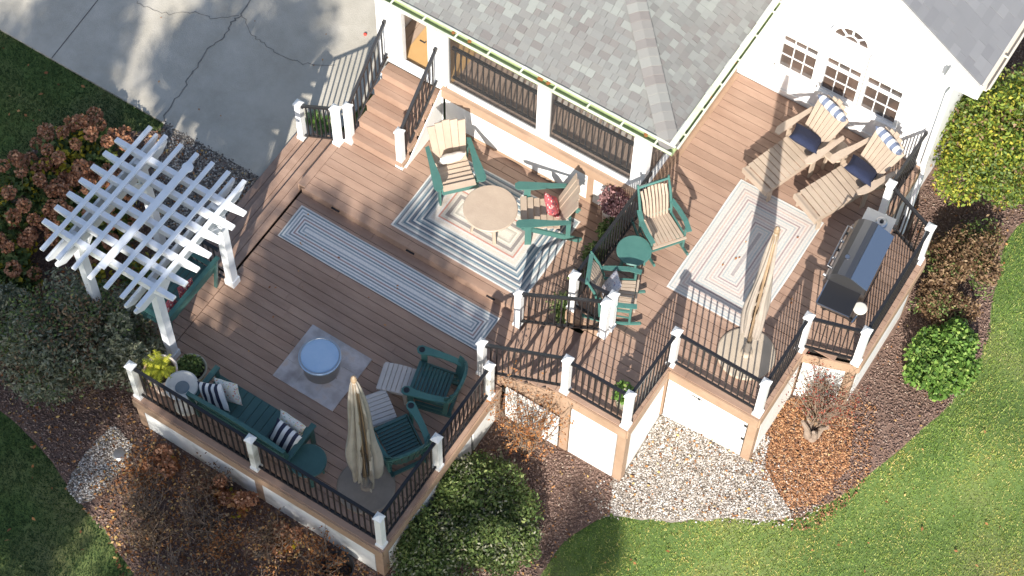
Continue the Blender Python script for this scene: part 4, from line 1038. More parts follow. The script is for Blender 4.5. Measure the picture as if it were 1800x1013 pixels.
# bench under the arbor
ab = empty('arbor_bench', (-11.86, 10.10, 0), R(180), 'teal bench under the white arbor with pink floral cushions', 'bench')
for i in range(5): piece('seat_slat', ab, 'darkgreen', (.30 - .10*i, 0, .42), (.09, 1.18, .02))
for i in range(3): bar('back_slat', ab, 'green', (-.17 - .035*i, -.58, .55 + .12*i), (-.17 - .035*i, .58, .55 + .12*i), .02, .10)
bar('top_rail', ab, 'green', (-.26, -.62, .92), (-.26, .62, .92), .07, .03)
for s in (-1, 1):
    bar('leg', ab, 'darkgreen', (.3, s*.56, 0), (.3, s*.56, .62), .05, .04, up=(0, 1, 0)); bar('leg', ab, 'darkgreen', (-.14, s*.56, 0), (-.26, s*.56, .9), .05, .04, up=(0, 1, 0)); bar('armrest', ab, 'green', (.34, s*.57, .63), (-.2, s*.57, .63), .07, .025)
on_cushion(ab, (-.08, .35, .60), .34, .34, .12, 'floral_red', R(-68), .2, 'pink floral cushion nearest the fern end of the arbor bench')
on_cushion(ab, (-.08, -.02, .60), .32, .32, .12, 'floral_red', R(-68), -.3, 'pink floral cushion in the middle of the arbor bench')

# closed umbrellas
def umbrella(loc, h, zb, rmax, m, bm_, label, seed, br=.43, gap=-1.2):
    rnd = random.Random(seed); t = empty('patio_umbrella', loc, label=label, cat='umbrella')
    MB().lathe([(0,0),(br,0),(br,.025),(br-.02,.035),(.09,.045),(.07,.10),(0,.10)], 48).build('umbrella_base', bm_, t)
    MB().lathe([(.045,.10),(.045,.42),(.03,.42)], 16).build('pole_sleeve', 'steel_dk', t)
    MB().lathe([(.034,.10),(.034,h)], 14).build('pole', 'wood_pole', t, smooth=True)
    MB().lathe([(0,h-.06),(.04,h-.05),(.045,h),(.03,h+.03),(.035,h+.05),(0,h+.09)], 14).build('finial', 'wood_pole', t)
    n = 96; pl = 8; v = []; f = []; rows_ = 34
    ph = [rnd.uniform(0, 6.28) for _ in range(6)]; amp = [rnd.uniform(.7, 1.25) for _ in range(pl)]
    for i in range(rows_+1):
        u = i/rows_; z = h - .03 - u*(h - .03 - zb)
        prof = rmax*(.16 + 1.05*u**.75 - .35*max(0, u-.72)/.28*u) if u > .02 else .03
        for k in range(n):
            a = 2*math.pi*k/n; s = a*pl/(2*math.pi); fi = int(s) % pl
            pleat = abs(math.sin(math.pi*s))**.7
            r = prof*(.40 + .62*pleat*amp[fi]*(1 + .18*math.sin(9*u + fi*1.7))) + .016*math.sin(a*23 + ph[0] + 5*u) * u + .012*math.sin(a*37 + ph[1] - 7*u)*u
            aa = a + .25*math.sin(3*u + ph[2]) + .05*math.sin(a*pl + ph[3])
            zz = z + (rnd.uniform(-.015, .015) if i == rows_ else 0) + (.10*math.sin(a*pl/2 + ph[4]) if i > rows_-3 else 0)*((i - rows_ + 3)/3)
            v.append((r*math.cos(aa), r*math.sin(aa), zz))
    for i in range(rows_):
        for k in range(n):
            aa = 2*math.pi*(k+.5)/n; dd = (aa - gap + math.pi) % (2*math.pi) - math.pi
            if i > 2 and abs(dd) < .30 + .10*math.sin(i*.7): continue
            f.append((i*n+k, (i+1)*n+k, (i+1)*n+(k+1) % n, i*n+(k+1) % n))
    MB().add(v, f).build('canopy', m, t, smooth=True)
    for k in range(pl):
        a = 2*math.pi*k/pl + .02; d = Vector((math.cos(a), math.sin(a), 0))
        MB().tube([d*.04 + Vector((0,0,h-.1)), d*rmax*.42 + Vector((0,0,h - (h-zb)*.6)), d*rmax*.40 + Vector((0,0,zb + .03))], .008, 5).build('rib', 'wood_pole', t)
    MB().tube([(.03,0,1.2),(.08,0,1.2),(.08,.04,1.2)], .012, 6).build('crank', 'steel', t)
    return t
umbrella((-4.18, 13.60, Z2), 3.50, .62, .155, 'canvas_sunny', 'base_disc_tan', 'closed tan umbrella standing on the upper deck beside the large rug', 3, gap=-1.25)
umbrella((-7.89, 9.16, 0), 3.45, .42, .225, 'canvas_shaded', 'base_disc', 'closed tan umbrella standing at the front corner of the lower deck', 8, gap=-.75)

# fire pit on its slate mat
pav = empty('slate_mat', (0, 0, 0), label='square of slate tiles laid under the steel fire pit', cat='mat')
for i in range(3):
    for j in range(3): piece('tile', pav, 'paver', (-9.545 - .365 + .365*i, 10.405 - .345 + .345*j, .012), (.362, .342, .02))
fp = empty('fire_pit', (-9.545, 10.38, .022), label='round stainless smokeless fire pit with a flat blue reflecting lid', cat='fire pit')
MB().lathe([(.26,0),(.27,.01),(.275,.36),(.30,.375),(.30,.385),(.27,.385)], 56).build('drum', 'steel_dk', fp, smooth=True)
MB().lathe([(.305,.36),(.318,.375),(.318,.40),(.300,.415),(.286,.410),(.283,.398),(0,.404)], 64).build('lid', 'lidblue', fp)
MB().lathe([(.300,.412),(.310,.420),(.290,.422),(.283,.412)], 64, cap=False).build('rim_ring', 'steel', fp)

# grill
gr = empty('barbecue_grill', (-3.42, 15.30, Z2), R(5), 'large stainless and black gas grill with side shelves by the railing', 'grill')
piece('cabinet', gr, 'grill_hood', (0.02, .08, .48), (.52, 1.02, .66)); piece('cabinet_base', gr, 'black', (0.02, .08, .12), (.54, 1.06, .05))
for y in (-.18, .34): piece('cabinet_door', gr, 'steel_dk', (-.245, y, .48), (.02, .49, .60))
for y in (.0, .16): piece('door_handle', gr, 'steel', (-.272, y, .60), (.02, .02, .30))
piece('control_panel', gr, 'steel', (-.30, .08, .84), (.05, 1.04, .11), ry=.3); piece('cook_box', gr, 'grill_hood', (0.02, .08, .86), (.56, 1.06, .10))
prof = [(-.29, .91), (-.29, .98), (-.245, 1.08), (-.16, 1.145), (-.05, 1.17), (.03, 1.165), (.29, 1.03), (.29, .91)]
q = MB().prism(prof, -.52, .52); q.v = [(a, c + .08, b) for a, b, c in q.v]; hood = q.build('hood', 'grill_hood', gr)
bp = MB().add([(.045, -.51+.08, 1.168), (.315, -.51+.08, 1.035), (.315, .51+.08, 1.035), (.045, .51+.08, 1.168), (.045, -.51+.08, 1.150), (.315, -.51+.08, 1.017), (.315, .51+.08, 1.017), (.045, .51+.08, 1.15)], [(0,1,2,3),(7,6,5,4),(0,4,5,1),(1,5,6,2),(2,6,7,3),(3,7,4,0)]); bp.build('rear_panel', 'grill_back', hood)
MB().tube([(-.27, -.30, 1.0), (-.35, -.30, 1.01), (-.35, .46, 1.01), (-.27, .46, 1.0)], .013, 8).build('lid_handle', 'steel', hood)
MB().lathe([(0,0),(.035,0),(.035,.012),(0,.012)], 18, (-.14, -.12, 1.155)).build('thermometer', 'steel', hood)
for i in range(6): MB().tube([(-.32, -.36 + .16*i, .84), (-.365, -.36 + .16*i, .855)], .024, 12).build('knob', 'black' if i % 2 else 'steel', gr)
piece('side_shelf', gr, 'black', (.0, -.66, .90), (.50, .42, .03)); piece('shelf_rail', gr, 'steel', (-.26, -.66, .895), (.018, .42, .03)); piece('shelf_rail', gr, 'steel', (0, -.875, .895), (.5, .018, .03))
piece('side_shelf', gr, 'steel', (.0, .78, .90), (.46, .36, .03))
for s in (0,):
    MB().lathe([(0,0),(.085,0),(.09,.02),(.07,.035),(0,.035)], 24, (.05, .80, .915)).build('side_burner', 'steel', gr); MB().lathe([(0,.035),(.03,.035),(.03,.05),(0,.05)], 12, (.05, .80, .915)).build('burner_cap', 'dark', gr)
MB().lathe([(0,0),(.10,0),(.105,.018),(.09,.026),(0,.03)], 28, (.33, -.66, .88)).build('steel_lid', 'gutter2', gr)
MB().tube([(.28, -.88, .55), (.31, -.90, .85), (.34, -.72, .86)], .012, 6).build('tool_hook', 'steel', gr)
for x in (-.2, .22):
    for y in (-.40, .56): MB().lathe([(0,-.02),(.035,-.02),(.035,.02),(0,.02)], 14).build('caster', 'black', gr, loc=(x, y, .04)).rotation_euler = (R(90), 0, 0)

# rugs
def rug(loc, sx, sy, label, stops, r0=.012):
    name = 'rug_' + str(len(MAT)); m = bpy.data.materials.new(name); m.use_nodes = True; nt = m.node_tree; N = nt.nodes; L = nt.links; b = N['Principled BSDF']; b.inputs['Roughness'].default_value = .95; b.inputs['Specular IOR Level'].default_value = .15
    tc = N.new('ShaderNodeTexCoord'); se = N.new('ShaderNodeSeparateXYZ'); L.new(tc.outputs['Object'], se.inputs[0])
    def math_(op, a, c=None, v=None):
        n = N.new('ShaderNodeMath'); n.operation = op; L.new(a, n.inputs[0])
        if c is not None: L.new(c, n.inputs[1])
        if v is not None: n.inputs[1].default_value = v
        return n.outputs[0]
    nz = N.new('ShaderNodeTexNoise'); nz.inputs['Scale'].default_value = 3; L.new(tc.outputs['Object'], nz.inputs[0])
    ax = math_('ABSOLUTE', se.outputs[0]); ay = math_('ABSOLUTE', se.outputs[1])
    n1 = N.new('ShaderNodeMath'); n1.operation = 'SUBTRACT'; n1.inputs[0].default_value = sx/2; L.new(ax, n1.inputs[1])
    n2 = N.new('ShaderNodeMath'); n2.operation = 'SUBTRACT'; n2.inputs[0].default_value = sy/2; L.new(ay, n2.inputs[1])
    d = math_('MINIMUM', n1.outputs[0], n2.outputs[0]); w = math_('MULTIPLY', nz.outputs[0], v=.008); d = math_('ADD', d, w); d = math_('MULTIPLY', d, v=1/(min(sx, sy)/2))
    hsv = None
    rp = N.new('ShaderNodeValToRGB'); rp.color_ramp.interpolation = 'CONSTANT'; els = rp.color_ramp.elements; L.new(d, rp.inputs[0])
    for i, (p, c) in enumerate(stops[:32]):
        e = els[i] if i < 2 else els.new(p)
        e.position = p; e.color = (*c, 1)
    n3 = N.new('ShaderNodeTexNoise'); n3.inputs['Scale'].default_value = 70; L.new(tc.outputs['Object'], n3.inputs[0])
    mr = N.new('ShaderNodeMapRange'); mr.inputs[3].default_value = .72; mr.inputs[4].default_value = 1.28; L.new(n3.outputs[0], mr.inputs[0])
    hs = N.new('ShaderNodeHueSaturation'); L.new(rp.outputs[0], hs.inputs['Color']); L.new(mr.outputs[0], hs.inputs['Value']); L.new(hs.outputs[0], b.inputs['Base Color'])
    bpn = N.new('ShaderNodeBump'); bpn.inputs['Strength'].default_value = .5; bpn.inputs['Distance'].default_value = .01; L.new(n3.outputs[0], bpn.inputs['Height']); L.new(bpn.outputs[0], b.inputs['Normal'])
    MAT[name] = m
    nx, ny = int(sx/.06), int(sy/.06); v = []; f = []
    for j in range(ny+1):
        for i in range(nx+1):
            x = -sx/2 + sx*i/nx; y = -sy/2 + sy*j/ny; ex = .006*math.sin(y*4.1 + sx) * (abs(x) > sx/2-.01); ey = .005*math.sin(x*3.3 + 1) * (abs(y) > sy/2 - .01)
            v.append((x + ex, y + ey, .008 + .0015*math.sin(x*2.3)*math.sin(y*3.1)))
    for j in range(ny):
        for i in range(nx): a = j*(nx+1)+i; f.append((a, a+1, a+nx+2, a+nx+1))
    q = MB().add(v, f); q.box((0, 0, .003), (sx - .01, sy - .01, .005))
    o = q.build('striped_rug', name, None, smooth=False, loc=loc); return tag(o, label, 'rug')
def mkstops(n, pal, rnd):
    out = [(0, (.60, .58, .55))]
    for i in range(1, n):
        c = pal(i/n, i, rnd); out.append((i/n, c))
    return out
rnd = random.Random(5)
blue = [(.10, .155, .20), (.30, .36, .37), (.16, .21, .245), (.48, .49, .46), (.20, .27, .29)]; warm = [(.50, .43, .36), (.30, .23, .20), (.54, .49, .43), (.42, .22, .18), (.46, .42, .37), (.24, .22, .21)]
def palL(u, i, r):
    if i % 3 == 0: return (.54, .52, .49) if u < .7 else (.50, .47, .42)
    if u < .5: return [(.13, .185, .225), (.24, .29, .31), (.17, .18, .20), (.10, .14, .18), (.30, .33, .33)][i % 5]
    return blue[(i//2) % 5] if u < .42 else (warm[(i//2) % 6] if u < .8 else [(.62, .58, .50), (.40, .38, .33), (.58, .54, .47)][i//2 % 3])
rug((-8.82, 13.785, Z1), 2.44, 1.66, 'large left rug with blue and coral striped rectangles under the round table', mkstops(30, palL, rnd))
def palR(u, i, r):
    if i % 2 == 0: return (.53, .485, .44)
    return [(.36, .39, .39), (.44, .45, .44), (.34, .31, .30), (.48, .38, .34), (.40, .37, .36), (.32, .25, .25)][(i//2) % 6]
rug((-5.01, 15.075, Z2), 1.44, 2.26, 'large pale rug with nested grey and pink rectangles on the upper deck', mkstops(30, palR, rnd))
def palM(u, i, r):
    if i % 2 == 0: return (.68, .67, .65)
    return [(.20, .26, .29), (.34, .39, .41), (.22, .25, .27), (.36, .27, .26)][(i//2) % 4]
rug((-9.62, 12.235, 0), 3.70, .66, 'long narrow striped runner rug on the lower deck', mkstops(13, palM, rnd))

# pots and bird bath
def pot(name, loc, prof, m, label, n=40, rimm=None):
    t = empty(name, loc, label=label, cat='planter'); MB().lathe(prof, n, cap=False).build('pot', m, t, smooth=True)
    r = max(p[0] for p in prof); h = max(p[1] for p in prof); MB().lathe([(0, h-.06), (r*.84, h-.06)], 24, cap=False).build('soil', 'soil', t); return t
urn = [(a*.95, b*1.25) for a, b in [(0,0),(.15,0),(.16,.05),(.13,.08),(.17,.18),(.22,.30),(.235,.42),(.26,.44),(.265,.48),(.235,.48),(.22,.44),(.21,.36)]]
u1 = pot('urn_planter', (-11.30, 8.86, 0), urn, 'terracotta', 'weathered terracotta urn holding a lime green fern')
u2 = pot('round_planter', (-11.05, 9.20, 0), [(0,0),(.13,0),(.19,.10),(.22,.24),(.225,.32),(.245,.33),(.245,.36),(.215,.36),(.205,.30)], 'potolive', 'olive glazed round pot with dark green foliage')
def fronds(parent, n, L, m, z, w=.25, arch=1.0, name='frond', segs=7):
    v = []
    rnd = random.Random(n)
    for i in range(n):
        a = rnd.uniform(0, 6.28); el = rnd.uniform(.5, 1.35); l = L*rnd.uniform(.6, 1.1); pts = []
        for k in range(segs+1):
            u = k/segs; rr = l*u*math.cos(el*(1 - .35*u*arch)); zz = z + l*(u*math.sin(el) - .55*arch*u*u)
            pts.append(Vector((rr*math.cos(a), rr*math.sin(a), zz)))
        for k in range(segs):
            p = pts[k]; d = (pts[k+1]-p); s = d.cross(Vector((0,0,1))).normalized()
            ww = l*w*math.sin(math.pi*(k+.7)/(segs+1))
            for sg in (-1, 1):
                for h_ in (0, .5):
                    b0 = p + d*h_; b1 = p + d*(h_+.42); tip = p + d*(h_+.55) + s*sg*ww + Vector((0,0,-.02))
                    v += [b0, b1, tip]
    q = npmesh(name, np.array([tuple(x) for x in v]), 3, m, parent); return q
fronds(u1, 30, .36, 'leaf_lime', .56, w=.20, name='fern_foliage')
def blob_leaves(n, r, c, squash=1.0):
    d = RNG.normal(size=(n, 3)); d /= np.linalg.norm(d, axis=1)[:, None]; rad = r*RNG.uniform(.35, 1, n)[:, None]**.5; p = d*rad; p[:, 2] *= squash; return p + np.array(c)
leaves('foliage', blob_leaves(420, .20, (0, 0, .42), .6), .07, .55, 'leaf_green', u2)
bb = empty('bird_bath', (-10.86, 8.80, 0), label='pale stone bird bath with dark water between pots and bench', cat='bird bath')
MB().lathe([(0,0),(.18,0),(.19,.04),(.13,.08),(.07,.16),(.06,.40),(.09,.50),(.12,.53),(0,.53)], 32).build('pedestal', 'birdbath', bb, smooth=True)
MB().lathe([(0,.53),(.10,.53),(.20,.58),(.245,.64),(.245,.66),(.215,.655),(.16,.61),(.10,.595),(0,.595)], 48).build('bowl', 'birdbath', bb, smooth=True)
MB().lathe([(0,.602),(.105,.602)], 32, cap=False).build('water', 'water', bb)

# ------------------------------------------------------------------ vegetation
def crown_pts(n, c, r, sq=(1, 1, 1), clumps=14, cr=.38, seed=0, shell=.55):
    g = np.random.default_rng(seed); d = g.normal(size=(clumps, 3)); d[:, 2] = np.abs(d[:, 2]) * .9 - .15
    d /= np.linalg.norm(d, axis=1)[:, None]; cc = d * g.uniform(.35, .78, clumps)[:, None]
    k = g.integers(0, clumps, n); q = g.normal(size=(n, 3)); q /= np.linalg.norm(q, axis=1)[:, None]
    p = cc[k] + q * (g.uniform(shell, 1, n) * cr * g.uniform(.7, 1.2, clumps)[k])[:, None]
    return p * np.array(sq) * r + np.array(c)
def stems(t, base, tips, m='twig', r0=.02, r1=.005, wob=.05, name='stem'):
    rnd = random.Random(len(tips)); 
    for tp in tips:
        b = Vector(base) + Vector((rnd.uniform(-.06, .06), rnd.uniform(-.06, .06), 0)); e = Vector(tp); pts = []
        for i in range(6):
            u = i/5; p = b.lerp(e, u); p.z = b.z + (e.z - b.z)*u**.8; pts.append(p + Vector((rnd.uniform(-wob, wob), rnd.uniform(-wob, wob), 0))*math.sin(math.pi*u))
        MB().tube(pts, [r0 + (r1-r0)*i/5 for i in range(6)], 6).build(name, m, t)
def shrub(name, x, y, r, h, n, L, m, label, cat='shrub', seed=1, clumps=16, cr=.36, ratio=.5, sq=None, ns=7, extra=None, group=None, zoff=0):
    z = g1(x, y); t = empty(name, (x, y, z - .02), label=label, cat=cat, group=group); sq = sq or (1, 1, h/r)
    P = crown_pts(n, (0, 0, h*.42 + zoff), r, (sq[0], sq[1], sq[2]*.62), clumps, cr, seed)
    P = P[P[:, 2] > .02]; leaves('foliage', P, L * np.random.default_rng(seed).uniform(.6, 1.25, len(P)), ratio, m, t)
    if extra:
        for (m2, n2, L2, s2) in extra:
            P = crown_pts(n2, (0, 0, h*.42 + zoff), r, (sq[0], sq[1], sq[2]*.62), clumps, cr*1.03, s2); P = P[P[:, 2] > .02]; leaves('foliage', P, L2, ratio, m2, t)
    rnd = random.Random(seed)
    stems(t, (0, 0, 0), [(r*.6*math.cos(a)*sq[0], r*.6*math.sin(a)*sq[1], h*rnd.uniform(.45, .75)) for a in [6.283*i/ns + rnd.uniform(-.3, .3) for i in range(ns)]], r0=.018)
    return t
# yellow green bush beside the house, brown bush, round glossy bush
shrub('bush', -2.72, 19.2, 1.18, 2.6, 26000, .075, 'leaf_yellow', 'tall yellow green bush against the white house wall', seed=3, clumps=34, cr=.34, extra=[('leaf_green', 5000, .07, 33), ('leaf_brown', 1500, .07, 34)])
shrub('bush', -2.30, 20.5, 1.0, 2.2, 10000, .075, 'leaf_yellow', 'yellow green bush at the far right, behind the tallest bush', seed=4, clumps=24, cr=.36, extra=[('leaf_green', 4000, .07, 35)])
shrub('bush', -2.22, 17.45, .70, 1.0, 9000, .06, 'leaf_brown', 'brown browning bush between the grill railing and the yellow green bush', seed=5, clumps=22, extra=[('leaf_green', 1500, .055, 36)], sq=(.9, 1.15, 1.3))
shrub('bush', -2.25, 16.65, .52, .65, 4200, .055, 'leaf_brown', 'low dark brown bush just beyond the round glossy bush', seed=15, clumps=18, extra=[('leaf_green', 700, .055, 37)])
shrub('bush', -1.80, 15.75, .66, .80, 8500, .085, 'leaf_bright', 'round glossy bright green bush in the right hand mulch bed', seed=6, clumps=26, cr=.34, ratio=.6, sq=(.85, 1.1, 1.2))
# wide low hedge below the front corner, made of four shrubs
for i, (x, y, r, lb) in enumerate(((-6.75, 9.15, .78, 'wide dark green shrub under the front corner of the lower deck'), (-6.45, 10.05, .85, 'wide green shrub in the middle of the bed, largest of the hedge'), (-6.90, 10.10, .45, 'green shrub touching the deck fascia beside the middle railing post'), (-5.95, 9.75, .60, 'green shrub at the outer tip of the hedge beside the bark path'))):
    shrub('hedge_shrub', x, y, r*1.08, .85, int(12500*r*r + 1500), .062, 'leaf_green', lb, seed=20+i, clumps=int(30*r), cr=.36, group='low hedge below the deck corner', extra=[('leaf_olive', int(3000*r*r), .06, 50+i)])
# olive grey shrub by the arbor
shrub('large_shrub', -12.85, 8.75, 1.25, 2.0, 13000, .085, 'leaf_olive', 'large olive grey leafy shrub left of the far corner post', seed=8, clumps=40, cr=.30, ratio=.42, extra=[('leaf_green', 2500, .07, 41), ('leaf_brown', 2500, .07, 43)], sq=(1.1, 1.0, 1.2))
shrub('large_shrub', -12.05, 9.05, .62, 1.8, 4500, .08, 'leaf_olive', 'olive leafy branches reaching over the foot of the arbor post', seed=9, clumps=18, cr=.34, ratio=.42)
shrub('large_shrub', -14.25, 8.6, .8, 1.1, 5500, .065, 'leaf_olive', 'smaller olive grey shrub at the left edge of the planting bed', seed=10, clumps=20, cr=.34, ratio=.42, extra=[('leaf_green', 1500, .07, 42)])
# twiggy shrubs: sparse leaves on visible stems
def twiggy(name, x, y, h, r, m, n, L, label, seed, trunk=0, ns=26):
    rnd = random.Random(seed); z = g1(x, y); t = empty(name, (x, y, z - .02), label=label, cat='shrub'); tips = []
    if trunk:
        for k in range(trunk):
            a = 6.28*k/trunk; MB().tube([(.05*math.cos(a), .05*math.sin(a), 0), (.09*math.cos(a+.5), .09*math.sin(a+.5), .16), (.12*math.cos(a+.3), .12*math.sin(a+.3), .34), (.2*math.cos(a), .2*math.sin(a), .52)], [.085, .06, .045, .028], 8).build('trunk', 'bark', t)
    q = MB()
    for i in range(ns):
        a = rnd.uniform(0, 6.28); rr = r*rnd.uniform(.25, 1); tip = Vector((rr*math.cos(a), rr*math.sin(a), h*rnd.uniform(.65, 1.05))); b = Vector((rnd.uniform(-.05, .05), rnd.uniform(-.05, .05), 0 if not trunk else .4)); mid = b.lerp(tip, .5) + Vector((rnd.uniform(-.08, .08), rnd.uniform(-.08, .08), .08))
        q.tube([b, mid, tip], [.010, .007, .003], 5, False); tips += [mid, mid.lerp(tip, .5), tip]
        for _ in range(4):
            s = mid.lerp(tip, rnd.uniform(0, 1)); e = s + Vector((rnd.uniform(-.18, .18), rnd.uniform(-.18, .18), rnd.uniform(.02, .2))); q.tube([s, e], [.005, .002], 4, False); tips.append(e)
    tag(q.build('twigs', 'twig', t), kind='stuff')
    tp = np.array([tuple(v) for v in tips]); g = np.random.default_rng(seed); P = tp[g.integers(0, len(tp), n)] + g.normal(size=(n, 3))*.05
    leaves('foliage', P, L*g.uniform(.6, 1.2, n), .5, m, t); return t
twiggy('twiggy_shrub', -6.45, 11.25, 1.75, .66, 'leaf_rust', 1700, .045, 'twiggy shrub with rust orange leaves in front of the stair railing', 4, ns=40)
twiggy('twiggy_shrub', -2.92, 13.72, 1.8, .62, 'leaf_red', 650, .042, 'twiggy shrub with sparse dark red leaves and a knotty trunk by the grill corner', 5, trunk=5, ns=36)
twiggy('twiggy_shrub', -2.95, 14.02, .9, .4, 'leaf_brown', 900, .05, 'low dry brown shrub against the skirting behind the red leaved shrub', 6, ns=24)
# hydrangeas
def flower_mesh(seed, r=.115, n=150):
    g = np.random.default_rng(seed); d = g.normal(size=(n, 3)); d /= np.linalg.norm(d, axis=1)[:, None]; d[:, 2] *= .85
    P = d*r*g.uniform(.8, 1.03, n)[:, None]; o = leaves('flower_head', P, .052, .85, 'hydrangea', None, up=.2); me = o.data; bpy.data.objects.remove(o); return me
FH = [flower_mesh(i) for i in range(4)]
def hydrangea(x, y, r, h, nh, label, seed, lm='leaf_green', nl=1800, group='brown headed hydrangeas'):
    rnd = random.Random(seed); z = g1(x, y); t = empty('hydrangea', (x, y, z - .02), label=label, cat='shrub', group=group)
    P = crown_pts(nl, (0, 0, h*.35), r*.95, (1, 1, h/r*.5), 12, .42, seed); P = P[P[:, 2] > .02]; leaves('foliage', P, .11, .6, lm, t)
    P = crown_pts(nl//7, (0, 0, h*.4), r, (1, 1, h/r*.5), 8, .4, seed+9); P = P[P[:, 2] > .02]; leaves('yellow_leaves', P, .10, .6, 'leaf_yg', t)
    tips = []; tries = 0
    while len(tips) < nh and tries < 900:
        tries += 1; a = rnd.uniform(0, 6.28); rr = r*rnd.uniform(0, 1)**.5; p = Vector((rr*math.cos(a), rr*math.sin(a), h*(1 - .45*(rr/r)**2)*rnd.uniform(.88, 1.08)))
        if all((p-q).length > .235 for q in tips): tips.append(p)
    for p in tips:
        o = link('flower_head', FH[rnd.randrange(4)], t); o.location = p; k = rnd.uniform(.8, 1.2); o.scale = (k, k, k*rnd.uniform(.85, 1.2)); o.rotation_euler = (rnd.uniform(-.5, .5), rnd.uniform(-.5, .5), rnd.uniform(0, 6))
    stems(t, (0, 0, 0), [p - Vector((0, 0, .08)) for p in tips[:14]], r0=.009, r1=.005)
hydrangea(-15.0, 11.45, .80, .95, 26, 'brown flowered hydrangea nearest the driveway corner', 1)
hydrangea(-15.35, 10.35, .85, .95, 28, 'brown flowered hydrangea at the left edge of the bed', 2)
hydrangea(-14.25, 10.75, .80, .95, 26, 'brown flowered hydrangea tucked against the arbor rafters', 3)
hydrangea(-14.9, 9.25, .75, .8, 16, 'brown flowered hydrangea in front, beside the olive shrub', 4)
for i, (x, y, lb) in enumerate(((-12.9, 10.4, 'leafy green and yellow plant growing under the arbor'), (-13.5, 9.75, 'green and yellow plant beneath the outer arbor beam'))):
    shrub('perennial', x, y, .42, .5, 650, .09, 'leaf_green', lb, seed=60+i, clumps=8, ratio=.6, extra=[('leaf_yg', 160, .09, 70+i), ('leaf_rust', 120, .08, 80+i)], ns=5)
# dried plants in the lower left bed
dry = [(-10.9, 7.75, 'dry rust leaved perennial closest to the drain cap'), (-10.1, 8.05, 'dry brown perennial against the skirting below the bench'), (-9.4, 7.4, 'dry rust leaved perennial in the middle of the lower bed'), (-8.75, 7.9, 'dry perennial hanging over the skirting below the round table'), (-8.3, 7.15, 'dry brown perennial near the bottom edge of the bed'), (-10.3, 7.0, 'dry perennial at the lawn side of the bottom bed'), (-7.9, 8.0, 'dry green tinged perennial at the foot of the front corner'), (-10.6, 7.3, 'bare twiggy perennial between the gravel patch and the bench side bed'), (-9.7, 6.6, 'bare twiggy perennial nearest the lower left lawn edge'), (-9.0, 6.7, 'bare twiggy perennial at the bottom edge of the picture'), (-8.5, 6.5, 'bare twiggy perennial below the black bucket'), (-9.8, 7.6, 'bare twiggy perennial in the densest part of the lower bed')]
for i, (x, y, lb) in enumerate(dry):
    twiggy('dry_perennial', x, y, .55, .42 if i < 7 else .55, 'leaf_rust' if i % 2 == 0 else 'leaf_brown', 420 if i < 7 else 150, .06, lb, 30+i, ns=20 if i < 7 else 34)['group'] = 'dried perennials in the lower bed'
for i, (x, y, dz) in enumerate(((-9.9, 8.2, .55), (-9.5, 8.15, .6), (-8.6, 8.1, .5), (-10.8, 8.1, .6), (-8.0, 7.6, .45))):
    hydrangea(x, y - .05, .22, dz, 3, ['dry hydrangea with three heads under the bench railing', 'dry hydrangea with three heads left of the middle post', 'dry hydrangea with three heads right of the middle post', 'dry hydrangea with three heads near the far corner', 'dry hydrangea with three heads in the open lower bed'][i], 90+i, 'leaf_rust', 70, 'small dried hydrangeas')
# hostas and potted plants
t = empty('hosta_plant', (-12.35, 14.25, g1(-12.35, 14.25)), label='leafy green plant behind the short railing at the steps', cat='plant'); fronds(t, 26, .34, 'leaf_bright', .02, w=.30, name='foliage')
def potted(loc, label, m, r=.2, h=.3, n=260, L=.07, pm='black', plant='bush', lo=0.0):
    t = pot('potted_plant', loc, [(0,0),(r*.55,0),(r*.7,h*.9),(r*.76,h),(r*.68,h),(r*.6,h*.8)], pm, label)
    if plant == 'frond': fronds(t, 34, L, m, h - .03, w=.14, name='foliage')
    else: leaves('foliage', blob_leaves(n, r, (0, 0, h + r*.55), .85), L, .5, m, t)
    return t
potted((-7.16, 14.80, Z1), 'tall pot of mauve and cream flowers at the porch corner', 'flower_mauve', .25, .62, 900, .055, 'terracotta')
potted((-6.98, 14.42, Z1), 'dark potted plant with green and yellow leaves behind the tall flower pot', 'leaf_green', .22, .42, 420, .07)
potted((-6.97, 13.98, Z1), 'dark leafy potted plant in the middle of the row under the railing', 'leaf_green', .22, .34, 380, .07)
potted((-6.98, 13.55, Z1), 'small dark leafy potted plant under the railing, nearest the stair', 'leaf_green', .18, .25, 260, .06)
potted((-6.95, 13.02, Z1), 'potted plant with long arching leaves behind the stair railing', 'leaf_green', .16, .25, 0, .34, plant='frond')
potted((-5.28, 11.92, Z2), 'pale pot with bright green leaves at the corner of the small platform', 'leaf_bright', .17, .26, 170, .09, 'potolive')
MB().lathe([(0,0),(.05,0),(.09,.01),(.10,.03),(.08,.05),(0,.055)], 24).build('drain_cap', 'steel_dk', None, loc=(-11.56, 7.86, g1(-11.56, 7.86) + .03)); tag(C.objects['drain_cap'], 'dark round drain cap set in the small white gravel patch', 'drain')
bk = empty('black_bucket', (-7.72, 8.12, g1(-7.72, 8.12)), label='black round bucket standing on the bark below the front corner', cat='bucket')
MB().lathe([(0,0),(.19,0),(.24,.30),(.25,.31),(.23,.31),(.18,.03),(0,.03)], 28).build('body', 'black', bk)

